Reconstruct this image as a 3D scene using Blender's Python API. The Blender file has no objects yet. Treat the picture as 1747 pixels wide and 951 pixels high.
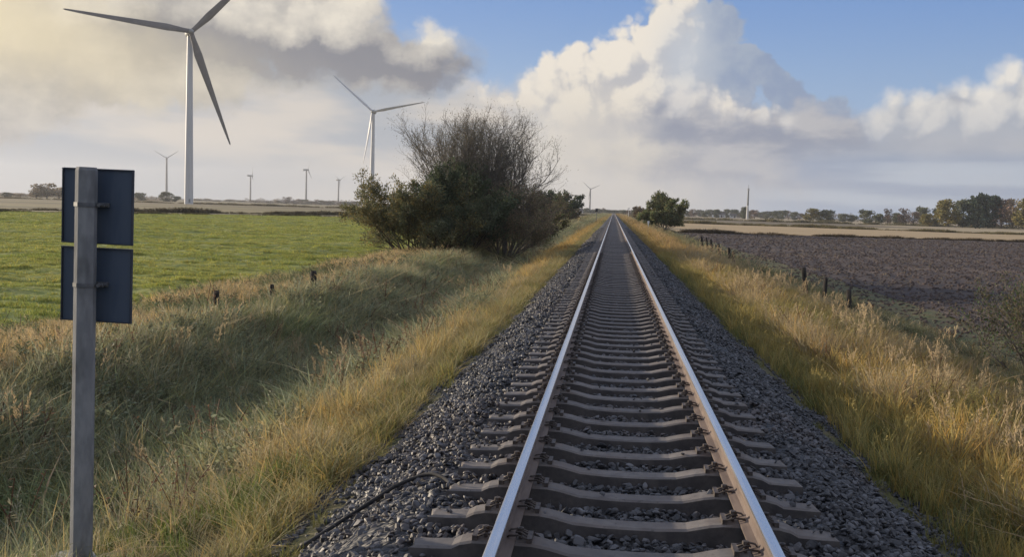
import bpy, bmesh, math, random
import numpy as np
from mathutils import Vector, Matrix

SC = bpy.context.scene
COL = SC.collection
rng = np.random.default_rng(7)
random.seed(7)
RAD = math.radians

# ------------------------------------------------------------------ camera
cam_data = bpy.data.cameras.new('camera')
cam = bpy.data.objects.new('camera', cam_data)
COL.objects.link(cam)
cam_data.sensor_width = 36.0
cam_data.lens = 36.0 * 1700.0 / 1747.0
cam_data.clip_start = 0.1
cam_data.clip_end = 30000.0
# rows: world axes seen from the camera (pitch 4 deg down, 1.7 deg roll, 5.8 deg to the left of the track)
Rw = Matrix(((0.9944150336, -0.0364553434, 0.0990441760),
             (0.1013062346, 0.0665643271, -0.9926259301),
             (0.0295937102, 0.9971159402, 0.0698857211)))
CAMX, CAMZ = -0.18, 1.78
cam.matrix_world = Matrix.Translation((CAMX, 0.0, CAMZ)) @ Rw.to_4x4()
SC.camera = cam

# ------------------------------------------------------------------ light direction and exposure
SUN_AZ, SUN_EL = -66.0, 11.0          # degrees, from the track direction (+Y) towards +X
SUN_STRENGTH = 5.0
SKY_STRENGTH = 0.10
SC.view_settings.view_transform = 'Standard'
SC.view_settings.look = 'None'
SC.view_settings.exposure = 0.42
SC.view_settings.gamma = 1.0
SC.view_settings.use_curve_mapping = False
try:
    SC.cycles.use_denoising = True
    SC.cycles.max_bounces = 6
    SC.cycles.diffuse_bounces = 3
    SC.cycles.glossy_bounces = 3
    SC.cycles.transmission_bounces = 4
    SC.cycles.transparent_max_bounces = 8
    SC.cycles.volume_bounces = 0
    SC.cycles.sample_clamp_indirect = 4.0
except Exception:
    pass

sun_data = bpy.data.lights.new('sun', 'SUN')
sun_data.energy = SUN_STRENGTH
sun_data.angle = RAD(0.6)
sun_data.color = (1.0, 0.84, 0.63)
sun = bpy.data.objects.new('sun', sun_data)
COL.objects.link(sun)
sdir = Vector((math.sin(RAD(SUN_AZ)) * math.cos(RAD(SUN_EL)), math.cos(RAD(SUN_AZ)) * math.cos(RAD(SUN_EL)), math.sin(RAD(SUN_EL))))
sun.rotation_euler = sdir.to_track_quat('Z', 'Y').to_euler()
sun.location = (-60, 30, 40)

# ------------------------------------------------------------------ node expressions
def lin(r, g, b, k=1.0):
    f = lambda c: (c / 12.92 if c <= 0.04045 else ((c + 0.055) / 1.055) ** 2.4)
    return (f(r / 255.) * k, f(g / 255.) * k, f(b / 255.) * k)

class S:
    """a float socket with arithmetic"""
    def __init__(self, nt, sock): self.nt, self.s = nt, sock
    def _m(self, op, *a, clamp=False):
        n = self.nt.nodes.new('ShaderNodeMath'); n.operation = op; n.use_clamp = clamp
        for i, v in enumerate((self,) + a):
            if isinstance(v, S): self.nt.links.new(v.s, n.inputs[i])
            else: n.inputs[i].default_value = v
        return S(self.nt, n.outputs[0])
    def __add__(s, o): return s._m('ADD', o)
    __radd__ = __add__
    def __sub__(s, o): return s._m('SUBTRACT', o)
    def __rsub__(s, o): return (s * -1.0) + o
    def __mul__(s, o): return s._m('MULTIPLY', o)
    __rmul__ = __mul__
    def __truediv__(s, o): return s._m('DIVIDE', o)
    def max(s, o): return s._m('MAXIMUM', o)
    def min(s, o): return s._m('MINIMUM', o)
    def smax(s, o, k): return s._m('SMOOTH_MAX', o, k)
    def abs(s): return s._m('ABSOLUTE')
    def pow(s, o): return s._m('POWER', o)
    def exp(s): return s._m('EXPONENT')
    def clamp(s): return s._m('ADD', 0.0, clamp=True)
    def step(s, a, b):
        n = s.nt.nodes.new('ShaderNodeMapRange'); n.interpolation_type = 'SMOOTHSTEP'
        s.nt.links.new(s.s, n.inputs[0]); n.inputs[1].default_value = a; n.inputs[2].default_value = b
        return S(s.nt, n.outputs[0])
    def ramp(s, a, b, c, d):
        n = s.nt.nodes.new('ShaderNodeMapRange'); n.interpolation_type = 'LINEAR'
        s.nt.links.new(s.s, n.inputs[0])
        for i, v in enumerate((a, b, c, d)): n.inputs[i + 1].default_value = v
        return S(s.nt, n.outputs[0])

def combine(nt, x, y, z=0.0):
    n = nt.nodes.new('ShaderNodeCombineXYZ')
    for i, v in enumerate((x, y, z)):
        if isinstance(v, S): nt.links.new(v.s, n.inputs[i])
        else: n.inputs[i].default_value = v
    return n.outputs[0]
def separate(nt, v):
    n = nt.nodes.new('ShaderNodeSeparateXYZ'); nt.links.new(v, n.inputs[0])
    return [S(nt, o) for o in n.outputs]
def noise(nt, vec, scale=1.0, detail=4.0, rough=0.55, dist=0.0, color=False, dims='3D'):
    n = nt.nodes.new('ShaderNodeTexNoise'); n.noise_dimensions = dims
    if vec is not None: nt.links.new(vec, n.inputs['Vector'])
    n.inputs['Scale'].default_value = scale; n.inputs['Detail'].default_value = detail
    n.inputs['Roughness'].default_value = rough; n.inputs['Distortion'].default_value = dist
    return n.outputs['Color'] if color else S(nt, n.outputs['Fac'])
def voro(nt, vec, scale=1.0, feature='F1', smooth=0.4, color=False, rnd=1.0, dims='3D'):
    n = nt.nodes.new('ShaderNodeTexVoronoi'); n.feature = feature; n.voronoi_dimensions = dims
    nt.links.new(vec, n.inputs['Vector']); n.inputs['Scale'].default_value = scale
    n.inputs['Randomness'].default_value = rnd
    if feature == 'SMOOTH_F1': n.inputs['Smoothness'].default_value = smooth
    return n.outputs['Color'] if color else S(nt, n.outputs['Distance'])
def mixc(nt, fac, a, b, mode='MIX'):
    n = nt.nodes.new('ShaderNodeMix'); n.data_type = 'RGBA'; n.blend_type = mode
    n.clamp_factor = True
    if isinstance(fac, S): nt.links.new(fac.s, n.inputs[0])
    else: n.inputs[0].default_value = fac
    for i, v in ((6, a), (7, b)):
        if isinstance(v, tuple): n.inputs[i].default_value = (v[0], v[1], v[2], 1.0)
        else: nt.links.new(v, n.inputs[i])
    return n.outputs[2]

# ------------------------------------------------------------------ sky with autumn cumulus
def build_world():
    w = bpy.data.worlds.new('World'); SC.world = w; w.use_nodes = True
    nt = w.node_tree; nt.nodes.clear()
    out = nt.nodes.new('ShaderNodeOutputWorld'); bg = nt.nodes.new('ShaderNodeBackground')
    bg.inputs['Strength'].default_value = SKY_STRENGTH
    nt.links.new(bg.outputs[0], out.inputs['Surface'])
    sky = nt.nodes.new('ShaderNodeTexSky'); sky.sky_type = 'NISHITA'; sky.sun_disc = False
    sky.sun_elevation = RAD(SUN_EL); sky.sun_rotation = RAD(SUN_AZ)
    sky.air_density = 1.0; sky.dust_density = 0.6; sky.ozone_density = 2.0
    K = 1.0 / SKY_STRENGTH / 2 ** 0.42      # cloud colours as they should show at this exposure
    tc = nt.nodes.new('ShaderNodeTexCoord')
    X, Y, Z = separate(nt, tc.outputs['Generated'])
    s = X._m('ARCTAN2', Y) * (180 / math.pi)          # azimuth from the track, degrees
    t = Z.min(1.0).max(-1.0)._m('ARCSINE') * (180 / math.pi)    # elevation, degrees
    P0 = combine(nt, s, t, 0.0)
    # wobble of the outlines, shared
    wn = noise(nt, P0, 0.4, 4.0, 0.62, color=True, dims='2D')
    wx, wy, wz = separate(nt, wn)
    WX, WY = (wx - 0.5), (wy - 0.5)
    def sq(v): return v * v
    def billow(ps, pt, sc):                            # heaps of rounded lobes, three sizes
        v = combine(nt, ps, pt, 0.0)
        return (0.34 - sq(voro(nt, v, sc, dims='2D'))) * 0.9 + (0.32 - sq(voro(nt, v, sc * 2.3, dims='2D'))) * 0.42 + (0.3 - sq(voro(nt, v, sc * 5.3, dims='2D'))) * 0.17
    def blobs(ps, pt, lst, k=0.15):
        m = None
        for b in lst:
            cx, cy, rx = b[0], b[1], b[2]; ry = b[3] if len(b) > 3 else rx
            dx = (ps - cx) * (1.0 / rx); dy = (pt - cy) * (1.0 / ry)
            d = 1.0 - (dx * dx + dy * dy)._m('SQRT')
            d = d * min(rx, ry)
            m = d if m is None else m.smax(d, k)
        return m
    def gauss(cx, cy, rx, ry, ps=None, pt=None):
        ps = ps if ps is not None else s; pt = pt if pt is not None else t
        dx = (ps - cx) * (1.0 / rx); dy = (pt - cy) * (1.0 / ry)
        return ((dx * dx + dy * dy) * -1.0).exp()
    q0, q1 = s + WX * 1.1, t + WY * 0.95
    BQ = billow(q0, q1, 0.62); BQl = billow(q0 - 0.5, q1 + 0.45, 0.62)
    p0, p1 = s + WX * 2.6, t + WY * 2.0
    BP = billow(p0, p1, 0.36); BPl = billow(p0 - 0.7, p1 + 0.9, 0.36)

    # blue of the clear sky, deeper towards the right
    c = mixc(nt, 1.0, sky.outputs['Color'], BLUE_TINT, 'MULTIPLY')
    c = mixc(nt, t.step(14.0, 0.0), c, lin(158, 180, 210, K))
    c = mixc(nt, t.step(-4.0, 12.0) * 0.80, c, mixc(nt, t.step(4.0, 14.0), lin(142, 174, 219, K), lin(106, 148, 212, K)))

    # generic broken cloud away from the view; overhead cover added to brighten the ambient
    ps, pt = s + WX * 3.0, t + WY * 2.0
    gen = noise(nt, combine(nt, s * 0.05, t * 0.10, 0.0), 1.6, 5.0, 0.55, dims='2D')
    away = ((s + 5.0).abs()).step(30.0, 48.0)
    high = t.step(17.0, 30.0)
    c = mixc(nt, gen.step(0.36, 0.60) * away.max(high) * 0.9, c, lin(236, 232, 228, K * 0.85))

    # soft haze along the horizon
    hcol = mixc(nt, p0.step(-30.0, -8.0), lin(152, 159, 171, K), lin(204, 197, 189, K))
    hcol = mixc(nt, p0.step(2.0, 13.0), hcol, lin(144, 167, 199, K))
    c = mixc(nt, t.step(6.0, 1.2) * 0.95, c, hcol)

    # ---- shaded back tower of the big cumulus
    b1 = [(4.6, 9.4, 2.6), (5.9, 8.2, 2.2), (7.2, 7.9, 1.5), (8.4, 7.0, 1.25), (5.0, 6.5, 3.0), (9.4, 6.1, 1.5), (3.2, 10.6, 2.2), (11.6, 5.4, 1.3)]
    D = blobs(q0, q1, b1) + BQ * 0.9 - 0.1
    tw = noise(nt, combine(nt, s * 0.5, t * 0.5, 0.0), 1.0, 4.0, 0.55, dims='2D')
    tcol = mixc(nt, tw.step(0.35, 0.7), lin(136, 154, 184, K), lin(158, 171, 191, K))
    tcol = mixc(nt, gauss(3.0, 9.5, 2.0, 3.5), tcol, lin(203, 207, 212, K))
    c = mixc(nt, D.step(0.0, 0.35), c, tcol)

    # ---- veil beneath the cumulus and across to the left
    v = blobs(s + WX * 5.0, t + WY * 3.0, [(-7.0, 3.2, 9.0, 4.4), (1.0, 3.4, 9.0, 4.6), (8.5, 3.2, 7.0, 2.9)], 1.0)
    vcol = mixc(nt, (s + WX * 6.0).step(0.5, 8.0), lin(208, 202, 195, K), lin(172, 176, 187, K))
    vcol = mixc(nt, gauss(0.0, 3.4, 4.5, 1.6, s + WX * 4.0, t + WY * 3.0) * 0.6, vcol, lin(220, 211, 195, K))
    c = mixc(nt, v.step(-0.3, 2.2) * 0.97, c, vcol)

    # ---- sunlit front of the big cumulus
    b2 = [(2.1, 9.3, 2.1), (0.2, 8.3, 2.0), (-2.3, 7.9, 1.5), (-3.7, 7.6, 1.2), (2.9, 10.9, 1.6), (-4.5, 6.1, 1.5), (-1.9, 5.8, 3.2),
          (1.4, 5.6, 3.2), (4.2, 6.1, 1.5), (-6.8, 6.0, 1.1), (3.4, 7.2, 1.2), (8.0, 5.4, 1.0), (6.4, 5.0, 1.6)]
    D = blobs(q0, q1, b2, 0.25) + BQ * 1.1 - 0.1
    Dl = blobs(q0 - 0.5, q1 + 0.45, b2, 0.25) + BQl * 1.1 - 0.1
    lit = (D - Dl).ramp(-0.5, 0.75, 0.0, 1.0)
    lit = (lit * 0.8 + BQ * 0.35 + 0.08 + (t - 7.0).step(-1.5, 4.0) * 0.22).clamp()
    fcol = mixc(nt, lit.step(0.08, 0.92), lin(178, 180, 189, K), lin(240, 231, 217, K))
    fcol = mixc(nt, gauss(-1.6, 5.2, 4.0, 2.2) * 0.62, fcol, lin(222, 213, 198, K))
    fcol = mixc(nt, gauss(3.8, 8.6, 1.6, 2.2) * 0.75, fcol, lin(192, 200, 211, K))
    aF = D.step(-0.06, 0.52) * t.step(2.6, 6.6)
    c = mixc(nt, aF, c, fcol)

    # ---- grey bank in front, right of centre
    g = blobs(s + WX * 4.0, t + WY * 2.0, [(4.5, 4.7, 4.5, 1.3), (9.5, 4.2, 5.5, 1.9), (15.0, 3.6, 7.0, 1.5), (6.5, 2.6, 7.0, 1.1), (20.5, 4.2, 8.0, 2.6), (2.0, 5.7, 1.6, 0.8)], 0.6)
    gn = noise(nt, combine(nt, s * 0.22, t * 0.6, 0.0), 1.0, 5.0, 0.55, dims='2D')
    gcol = mixc(nt, gn.step(0.34, 0.66), lin(134, 142, 163, K), lin(184, 183, 187, K))
    gcol = mixc(nt, (s + WX * 5.0).step(9.0, 13.0) * 0.6 * t.step(4.6, 3.0), gcol, lin(144, 162, 188, K))
    gcol = mixc(nt, gauss(19.0, 4.8, 4.5, 1.4) * 0.7, gcol, lin(192, 191, 193, K))
    c = mixc(nt, (g + (gn - 0.5) * 1.6).step(-0.5, 0.8) * 0.95, c, gcol)
    # thin layers low at the right
    sn = noise(nt, combine(nt, s * 0.07, t * 0.75, 0.0), 1.0, 4.0, 0.5, dims='2D')
    scol = mixc(nt, sn.step(0.36, 0.62), lin(130, 150, 182, K), lin(184, 195, 210, K))
    c = mixc(nt, (s + WX * 6.0).step(6.0, 12.0) * t.step(4.0, 2.6) * t.step(0.0, 0.8) * 0.75, c, scol)
    # bright tops poking over the bank
    b3 = [(8.1, 5.75, 0.62), (9.4, 5.3, 0.6), (6.8, 5.7, 0.5), (5.2, 6.6, 0.35), (3.4, 6.3, 1.0)]
    D = blobs(q0, q1, b3) + BQ * 0.5 - 0.05
    c = mixc(nt, D.step(-0.05, 0.6) * 0.7, c, lin(220, 216, 212, K))

    # ---- cumulus at the right, dull below and bright on top
    b4 = [(20.3, 7.4, 1.0), (18.2, 6.5, 0.9), (14.7, 6.2, 0.8), (19.6, 5.0, 2.4), (21.8, 6.0, 2.2), (16.6, 4.9, 2.1), (14.6, 4.9, 1.5), (13.9, 5.3, 0.6), (24.0, 8.0, 2.0)]
    D = blobs(q0, q1, b4, 0.3) + BQ * 0.7 - 0.15; Dl = blobs(q0 - 0.4, q1 + 0.6, b4, 0.3) + BQl * 0.7 - 0.15
    lit = ((D - Dl).ramp(-0.2, 0.7, 0.0, 1.0) * 0.75 + (q1 - 5.6).step(-0.6, 1.8) * 0.55 - 0.2).clamp()
    rcol = mixc(nt, lit, lin(170, 176, 188, K), lin(234, 229, 221, K))
    c = mixc(nt, D.step(-0.2, 0.75) * t.step(2.6, 5.4), c, rcol)

    # ---- paler layers low at the left
    u = noise(nt, combine(nt, s * 0.08 + t * 0.05, t * 0.34, 0.0), 1.0, 4.0, 0.5, dims='2D')
    ucol = mixc(nt, u.step(0.36, 0.64), lin(162, 169, 180, K), lin(212, 203, 193, K))
    ucol = mixc(nt, t.step(3.6, 1.2) * p0.step(-8.0, -20.0) * 0.8, ucol, lin(148, 157, 170, K))
    ua = blobs(s + WX * 4.0, t + WY * 2.5, [(-30.0, 3.4, 15.0, 5.0), (-17.0, 4.4, 11.0, 4.2), (-9.0, 5.0, 5.0, 2.2)], 0.8)
    c = mixc(nt, ua.step(-0.2, 1.6) * 0.94, c, ucol)

    # ---- big bank at the left
    b5 = [(-27.0, 9.5, 11.0, 5.0), (-17.5, 9.6, 4.6, 3.2), (-13.0, 8.0, 4.8, 2.1), (-10.9, 9.0, 1.7, 1.2), (-20.0, 12.5, 6.5, 2.5), (-40.0, 9.0, 14.0, 8.0), (-15.8, 11.6, 2.6, 1.6)]
    D = blobs(p0, p1, b5, 0.5) + BP * 1.2 - 0.15; Dl = blobs(p0 - 0.7, p1 + 0.9, b5, 0.5) + BPl * 1.2 - 0.15
    rel = (D - Dl).ramp(-0.6, 0.9, 0.0, 1.0)
    ln = noise(nt, combine(nt, s * 0.22, t * 0.38, 0.0), 1.0, 5.0, 0.55, dims='2D')
    val = (rel * 0.45 + ln.step(0.3, 0.72) * 0.45 + 0.1)
    val = val + gauss(-20.5, 9.8, 2.2, 1.3, p0, p1) * 0.45 + gauss(-15.8, 9.4, 1.6, 1.1, p0, p1) * 0.40 + gauss(-10.6, 9.9, 1.1, 0.7) * 0.7 + gauss(-14.6, 11.4, 2.0, 1.0) * 0.45
    val = val - gauss(-12.6, 7.8, 4.2, 1.2, p0, p1) * 0.75 - gauss(-19.6, 7.9, 3.8, 1.1, p0, p1) * 0.6 - gauss(-25.0, 9.2, 3.2, 1.8, p0, p1) * 0.4
    lcol = mixc(nt, val.clamp(), lin(126, 128, 138, K), lin(230, 222, 208, K))
    glow = gauss(-36.0, 8.6, 13.0, 3.0, p0, p1 + (p0 + 33.0) * 0.22)
    lcol = mixc(nt, glow * 0.9, lcol, lin(233, 217, 180, K))
    c = mixc(nt, D.step(-0.3, 1.0), c, lcol)
    # below the horizon: dull earth colour
    c = mixc(nt, t.step(-0.6, -2.0), c, lin(110, 108, 92, K))
    nt.links.new(c, bg.inputs['Color'])
BLUE_TINT = (1.0, 1.0, 1.0)
build_world()
SC.world.cycles.sampling_method = 'MANUAL'
SC.world.cycles.sample_map_resolution = 512

# ------------------------------------------------------------------ mesh and tagging helpers
def link(o, parent=None):
    COL.objects.link(o)
    if parent is not None: o.parent = parent
    return o
def tag(o, label=None, cat=None, group=None, kind=None):
    if label: o['label'] = label
    if cat: o['category'] = cat
    if group: o['group'] = group
    if kind: o['kind'] = kind
    return o
def empty(name, loc, rz=0.0):
    o = bpy.data.objects.new(name, None); o.empty_display_size = 0.3
    o.location = loc; o.rotation_euler = (0, 0, rz)
    return link(o)
def mesh_np(name, V, F, mat=None, smooth=False, attrs=None):
    """V (n,3); F (m,k) with equal k"""
    V = np.asarray(V, np.float32); F = np.asarray(F, np.int32)
    me = bpy.data.meshes.new(name)
    me.vertices.add(len(V)); me.vertices.foreach_set('co', V.ravel())
    k = F.shape[1]
    me.loops.add(F.size); me.loops.foreach_set('vertex_index', F.ravel())
    me.polygons.add(len(F)); me.polygons.foreach_set('loop_start', np.arange(0, F.size, k, dtype=np.int32))
    try: me.polygons.foreach_set('loop_total', np.full(len(F), k, np.int32))
    except Exception: pass
    me.update(calc_edges=True)
    if smooth: me.polygons.foreach_set('use_smooth', np.ones(len(F), bool))
    for an, (typ, dom, arr) in (attrs or {}).items():
        a = me.attributes.new(an, typ, dom)
        a.data.foreach_set('color' if 'COLOR' in typ else ('vector' if typ == 'FLOAT_VECTOR' else 'value'), np.asarray(arr).ravel())
    if mat: me.materials.append(mat)
    return me
def obj(name, me, parent=None, loc=None, rot=None):
    o = bpy.data.objects.new(name, me)
    if loc is not None: o.location = loc
    if rot is not None: o.rotation_euler = rot
    return link(o, parent)

class MB:
    """collects shapes, links them as one mesh"""
    def __init__(s): s.v, s.f, s.m = [], [], []
    def add(s, v, f, mi=0):
        o = len(s.v); s.v += [tuple(p) for p in v]; s.f += [tuple(i + o for i in q) for q in f]; s.m += [mi] * len(f)
    def box(s, c, d, M=None, mi=0, bev=0.0):
        x, y, z = d[0] / 2, d[1] / 2, d[2] / 2
        if bev > 0:
            bm = bmesh.new(); bmesh.ops.create_cube(bm, size=1.0)
            for v in bm.verts: v.co = Vector((v.co.x * d[0], v.co.y * d[1], v.co.z * d[2]))
            bmesh.ops.bevel(bm, geom=list(bm.edges), offset=bev, segments=2, affect='EDGES', profile=0.5)
            bm.verts.index_update()
            v = [tuple(q.co) for q in bm.verts]; f = [tuple(q.index for q in p.verts) for p in bm.faces]; bm.free()
        else:
            v = [(-x, -y, -z), (x, -y, -z), (x, y, -z), (-x, y, -z), (-x, -y, z), (x, -y, z), (x, y, z), (-x, y, z)]
            f = [(0, 3, 2, 1), (4, 5, 6, 7), (0, 1, 5, 4), (1, 2, 6, 5), (2, 3, 7, 6), (3, 0, 4, 7)]
        if M is not None: v = [tuple(M @ Vector(p)) for p in v]
        s.add([(p[0] + c[0], p[1] + c[1], p[2] + c[2]) for p in v], f, mi)
    def loft(s, rings, cap=True, mi=0, closed=True):
        n = len(rings[0]); o = len(s.v)
        for r in rings: s.v += [tuple(p) for p in r]
        for i in range(len(rings) - 1):
            for j in range(n if closed else n - 1):
                k = (j + 1) % n
                s.f.append((o + i * n + j, o + i * n + k, o + (i + 1) * n + k, o + (i + 1) * n + j)); s.m.append(mi)
        if cap:
            s.f.append(tuple(o + j for j in reversed(range(n)))); s.m.append(mi)
            s.f.append(tuple(o + (len(rings) - 1) * n + j for j in range(n))); s.m.append(mi)
    def tube(s, pts, r, n=8, mi=0):
        rings = []
        for i, p in enumerate(pts):
            p = Vector(p)
            a = Vector(pts[max(0, i - 1)]); b = Vector(pts[min(len(pts) - 1, i + 1)])
            d = (b - a).normalized(); u = d.orthogonal().normalized()
            if i == 0: ref = u
            u = (ref - d * ref.dot(d)).normalized(); ref = u
            w = d.cross(u); rr = r[i] if isinstance(r, (list, tuple)) else r
            rings.append([tuple(p + (u * math.cos(2 * math.pi * k / n) + w * math.sin(2 * math.pi * k / n)) * rr) for k in range(n)])
        s.loft(rings, True, mi)
    def build(s, name, mats, parent=None, smooth=False, loc=None, rot=None, auto=None):
        me = bpy.data.meshes.new(name); me.from_pydata(s.v, [], s.f)
        for m in (mats if isinstance(mats, (list, tuple)) else [mats]): me.materials.append(m)
        me.polygons.foreach_set('material_index', s.m)
        if smooth: me.polygons.foreach_set('use_smooth', [True] * len(s.f))
        me.update()
        if auto is not None:
            try: me.set_sharp_from_angle(angle=RAD(auto))
            except Exception: pass
        return obj(name, me, parent, loc, rot)

def copy_tree(o, parent=None):
    c = o.copy(); COL.objects.link(c)
    if parent is not None: c.parent = parent
    for ch in list(o.children): copy_tree(ch, c)
    return c

# ------------------------------------------------------------------ value noise for shapes
_P = rng.random((256, 256))
def vn(x, y):
    x = np.asarray(x, float); y = np.asarray(y, float)
    xi = np.floor(x).astype(int); yi = np.floor(y).astype(int); fx = x - xi; fy = y - yi
    fx = fx * fx * (3 - 2 * fx); fy = fy * fy * (3 - 2 * fy)
    a = _P[xi & 255, yi & 255]; b = _P[(xi + 1) & 255, yi & 255]; c = _P[xi & 255, (yi + 1) & 255]; d = _P[(xi + 1) & 255, (yi + 1) & 255]
    return (a * (1 - fx) + b * fx) * (1 - fy) + (c * (1 - fx) + d * fx) * fy
def fbm(x, y, o=4):
    r = 0; a = 0.5; n = 0
    for i in range(o):
        r = r + a * vn(x * 2 ** i + 17.3 * i, y * 2 ** i + 9.1 * i); n += a; a *= 0.5
    return r / n

# ------------------------------------------------------------------ materials
def new_mat(name):
    m = bpy.data.materials.new(name); m.use_nodes = True
    nt = m.node_tree; nt.nodes.clear()
    out = nt.nodes.new('ShaderNodeOutputMaterial'); p = nt.nodes.new('ShaderNodeBsdfPrincipled')
    nt.links.new(p.outputs[0], out.inputs['Surface'])
    p.inputs['Specular IOR Level'].default_value = 0.3
    return m, nt, p, out
def objco(nt, sc=(1, 1, 1)):
    tc = nt.nodes.new('ShaderNodeTexCoord'); mp = nt.nodes.new('ShaderNodeMapping')
    mp.inputs['Scale'].default_value = sc; nt.links.new(tc.outputs['Object'], mp.inputs[0])
    return mp.outputs[0]
def bump(nt, p, h, strength=0.5, dist=0.02):
    b = nt.nodes.new('ShaderNodeBump'); b.inputs['Strength'].default_value = strength; b.inputs['Distance'].default_value = dist
    nt.links.new(h.s, b.inputs['Height']); nt.links.new(b.outputs[0], p.inputs['Normal'])
def mottled(name, c0, c1, sc=(1, 1, 1), scale=3.0, rough=0.85, bs=0.3, bd=0.01, metal=0.0, c2=None, spec=0.3, lo=0.35, hi=0.65):
    m, nt, p, out = new_mat(name)
    co = objco(nt, sc)
    n = noise(nt, co, scale, 5.0, 0.6)
    c = mixc(nt, n.step(lo, hi), c0, c1)
    if c2:
        n2 = noise(nt, co, scale * 0.33, 3.0, 0.6)
        c = mixc(nt, n2.step(0.5, 0.68), c, c2)
    nt.links.new(c, p.inputs['Base Color'])
    p.inputs['Roughness'].default_value = rough; p.inputs['Metallic'].default_value = metal
    p.inputs['Specular IOR Level'].default_value = spec
    if bs: bump(nt, p, noise(nt, co, scale * 6, 4.0, 0.6), bs, bd)
    return m

def leaf_mat(name, var=0.35, transl=0.35, attr='tint', base=None, spec=0.15, rough=0.6):
    """grass and leaves: colour from the plant's tint, varied blade by blade"""
    m, nt, p, out = new_mat(name)
    if base is None:
        a = nt.nodes.new('ShaderNodeAttribute'); a.attribute_type = 'INSTANCER'; a.attribute_name = attr
        col = a.outputs['Color']
    else:
        r = nt.nodes.new('ShaderNodeRGB'); r.outputs[0].default_value = base + (1,)
        col = r.outputs[0]
    v = nt.nodes.new('ShaderNodeAttribute'); v.attribute_type = 'GEOMETRY'; v.attribute_name = 'vcol'
    col = mixc(nt, 1.0, col, v.outputs['Color'], 'MULTIPLY')
    nt.links.new(col, p.inputs['Base Color']); p.inputs['Roughness'].default_value = rough
    p.inputs['Specular IOR Level'].default_value = spec
    t = nt.nodes.new('ShaderNodeBsdfTranslucent'); nt.links.new(col, t.inputs['Color'])
    mx = nt.nodes.new('ShaderNodeMixShader'); mx.inputs[0].default_value = transl
    nt.links.new(p.outputs[0], mx.inputs[1]); nt.links.new(t.outputs[0], mx.inputs[2]); nt.links.new(mx.outputs[0], out.inputs['Surface'])
    return m

# ------------------------------------------------------------------ scattering (ground cover only)
def scatter(name, coll, pts, rot, scl, idx, tint, label=None, parent=None):
    me = bpy.data.meshes.new(name + '_points'); n = len(pts)
    me.vertices.add(n); me.vertices.foreach_set('co', np.asarray(pts, np.float32).ravel())
    for an, typ, arr, key in (('rot', 'FLOAT_VECTOR', rot, 'vector'), ('scl', 'FLOAT_VECTOR', scl, 'vector'), ('pick', 'INT', idx, 'value')):
        a = me.attributes.new(an, typ, 'POINT'); a.data.foreach_set(key, np.asarray(arr, np.int32 if typ == 'INT' else np.float32).ravel())
    t4 = np.ones((n, 4), np.float32); t4[:, :3] = tint
    a = me.attributes.new('tint', 'FLOAT_COLOR', 'POINT'); a.data.foreach_set('color', t4.ravel())
    o = bpy.data.objects.new(name, me); link(o, parent)
    ng = bpy.data.node_groups.new(name + '_scatter', 'GeometryNodeTree')
    ng.interface.new_socket('Geometry', in_out='INPUT', socket_type='NodeSocketGeometry')
    ng.interface.new_socket('Geometry', in_out='OUTPUT', socket_type='NodeSocketGeometry')
    N = ng.nodes.new; L = ng.links.new
    gi, go = N('NodeGroupInput'), N('NodeGroupOutput'); ip = N('GeometryNodeInstanceOnPoints')
    ci = N('GeometryNodeCollectionInfo'); ci.inputs['Collection'].default_value = coll
    ci.inputs['Separate Children'].default_value = True; ci.inputs['Reset Children'].default_value = True
    def na(nm, dt):
        q = N('GeometryNodeInputNamedAttribute'); q.data_type = dt; q.inputs['Name'].default_value = nm
        return [s for s in q.outputs if s.enabled and s.name == 'Attribute'][0]
    e = N('FunctionNodeEulerToRotation')
    L(gi.outputs[0], ip.inputs['Points']); L(ci.outputs[0], ip.inputs['Instance']); ip.inputs['Pick Instance'].default_value = True
    L(na('pick', 'INT'), ip.inputs['Instance Index']); L(na('rot', 'FLOAT_VECTOR'), e.inputs[0]); L(e.outputs[0], ip.inputs['Rotation'])
    L(na('scl', 'FLOAT_VECTOR'), ip.inputs['Scale']); L(ip.outputs[0], go.inputs[0])
    md = o.modifiers.new('scatter', 'NODES'); md.node_group = ng
    o['kind'] = 'stuff'
    if label: o['label'] = label
    return o

def template_collection(name, meshes):
    c = bpy.data.collections.new(name)
    for i, me in enumerate(meshes):
        o = bpy.data.objects.new('%s_%02d' % (name, i), me); c.objects.link(o)
    return c

# ------------------------------------------------------------------ ground
VX = np.array([-14.0, -12.5, -11.0, -9.6, -8.6, -7.6, -6.6, -5.6, -4.8, -4.0, -3.3, -2.6, -1.8, 0.0, 1.8, 2.6, 3.4, 4.6, 6.0, 7.4, 8.4, 9.2, 9.9, 10.8, 12.5])
VZ = np.array([-1.30, -1.26, -1.12, -1.06, -1.12, -1.45, -1.85, -1.95, -1.72, -1.32, -1.02, -0.80, -0.55, -0.55, -0.55, -0.80, -0.93, -1.12, -1.33, -1.50, -1.62, -1.88, -1.95, -1.78, -1.74])
def verge_z(x, y):
    z = np.interp(x, VX, VZ)
    m = np.exp(-((x + 3.9) / 1.1) ** 2 - ((y - 6.6) / 1.6) ** 2)      # the sign stands on a small mound
    z = z * (1 - m) + np.maximum(z, -0.95) * m
    w = np.clip((np.abs(x) - 2.9) / 1.0, 0, 1) * (1 - m)
    return z + w * ((fbm(x * 0.5, y * 0.35, 3) - 0.5) * 0.22)
def field_z(x, y, amp=0.25):
    return np.where(x > 0, -1.78, -1.32) + (fbm(x * 0.05 + 40, y * 0.05 + 40, 3) - 0.5) * amp
def left_far(x): return np.clip(160 + (x + 102) * 1.9, 40, 330)
def plough_far(x): return 190 + 0.22 * (x - 16)
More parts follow.
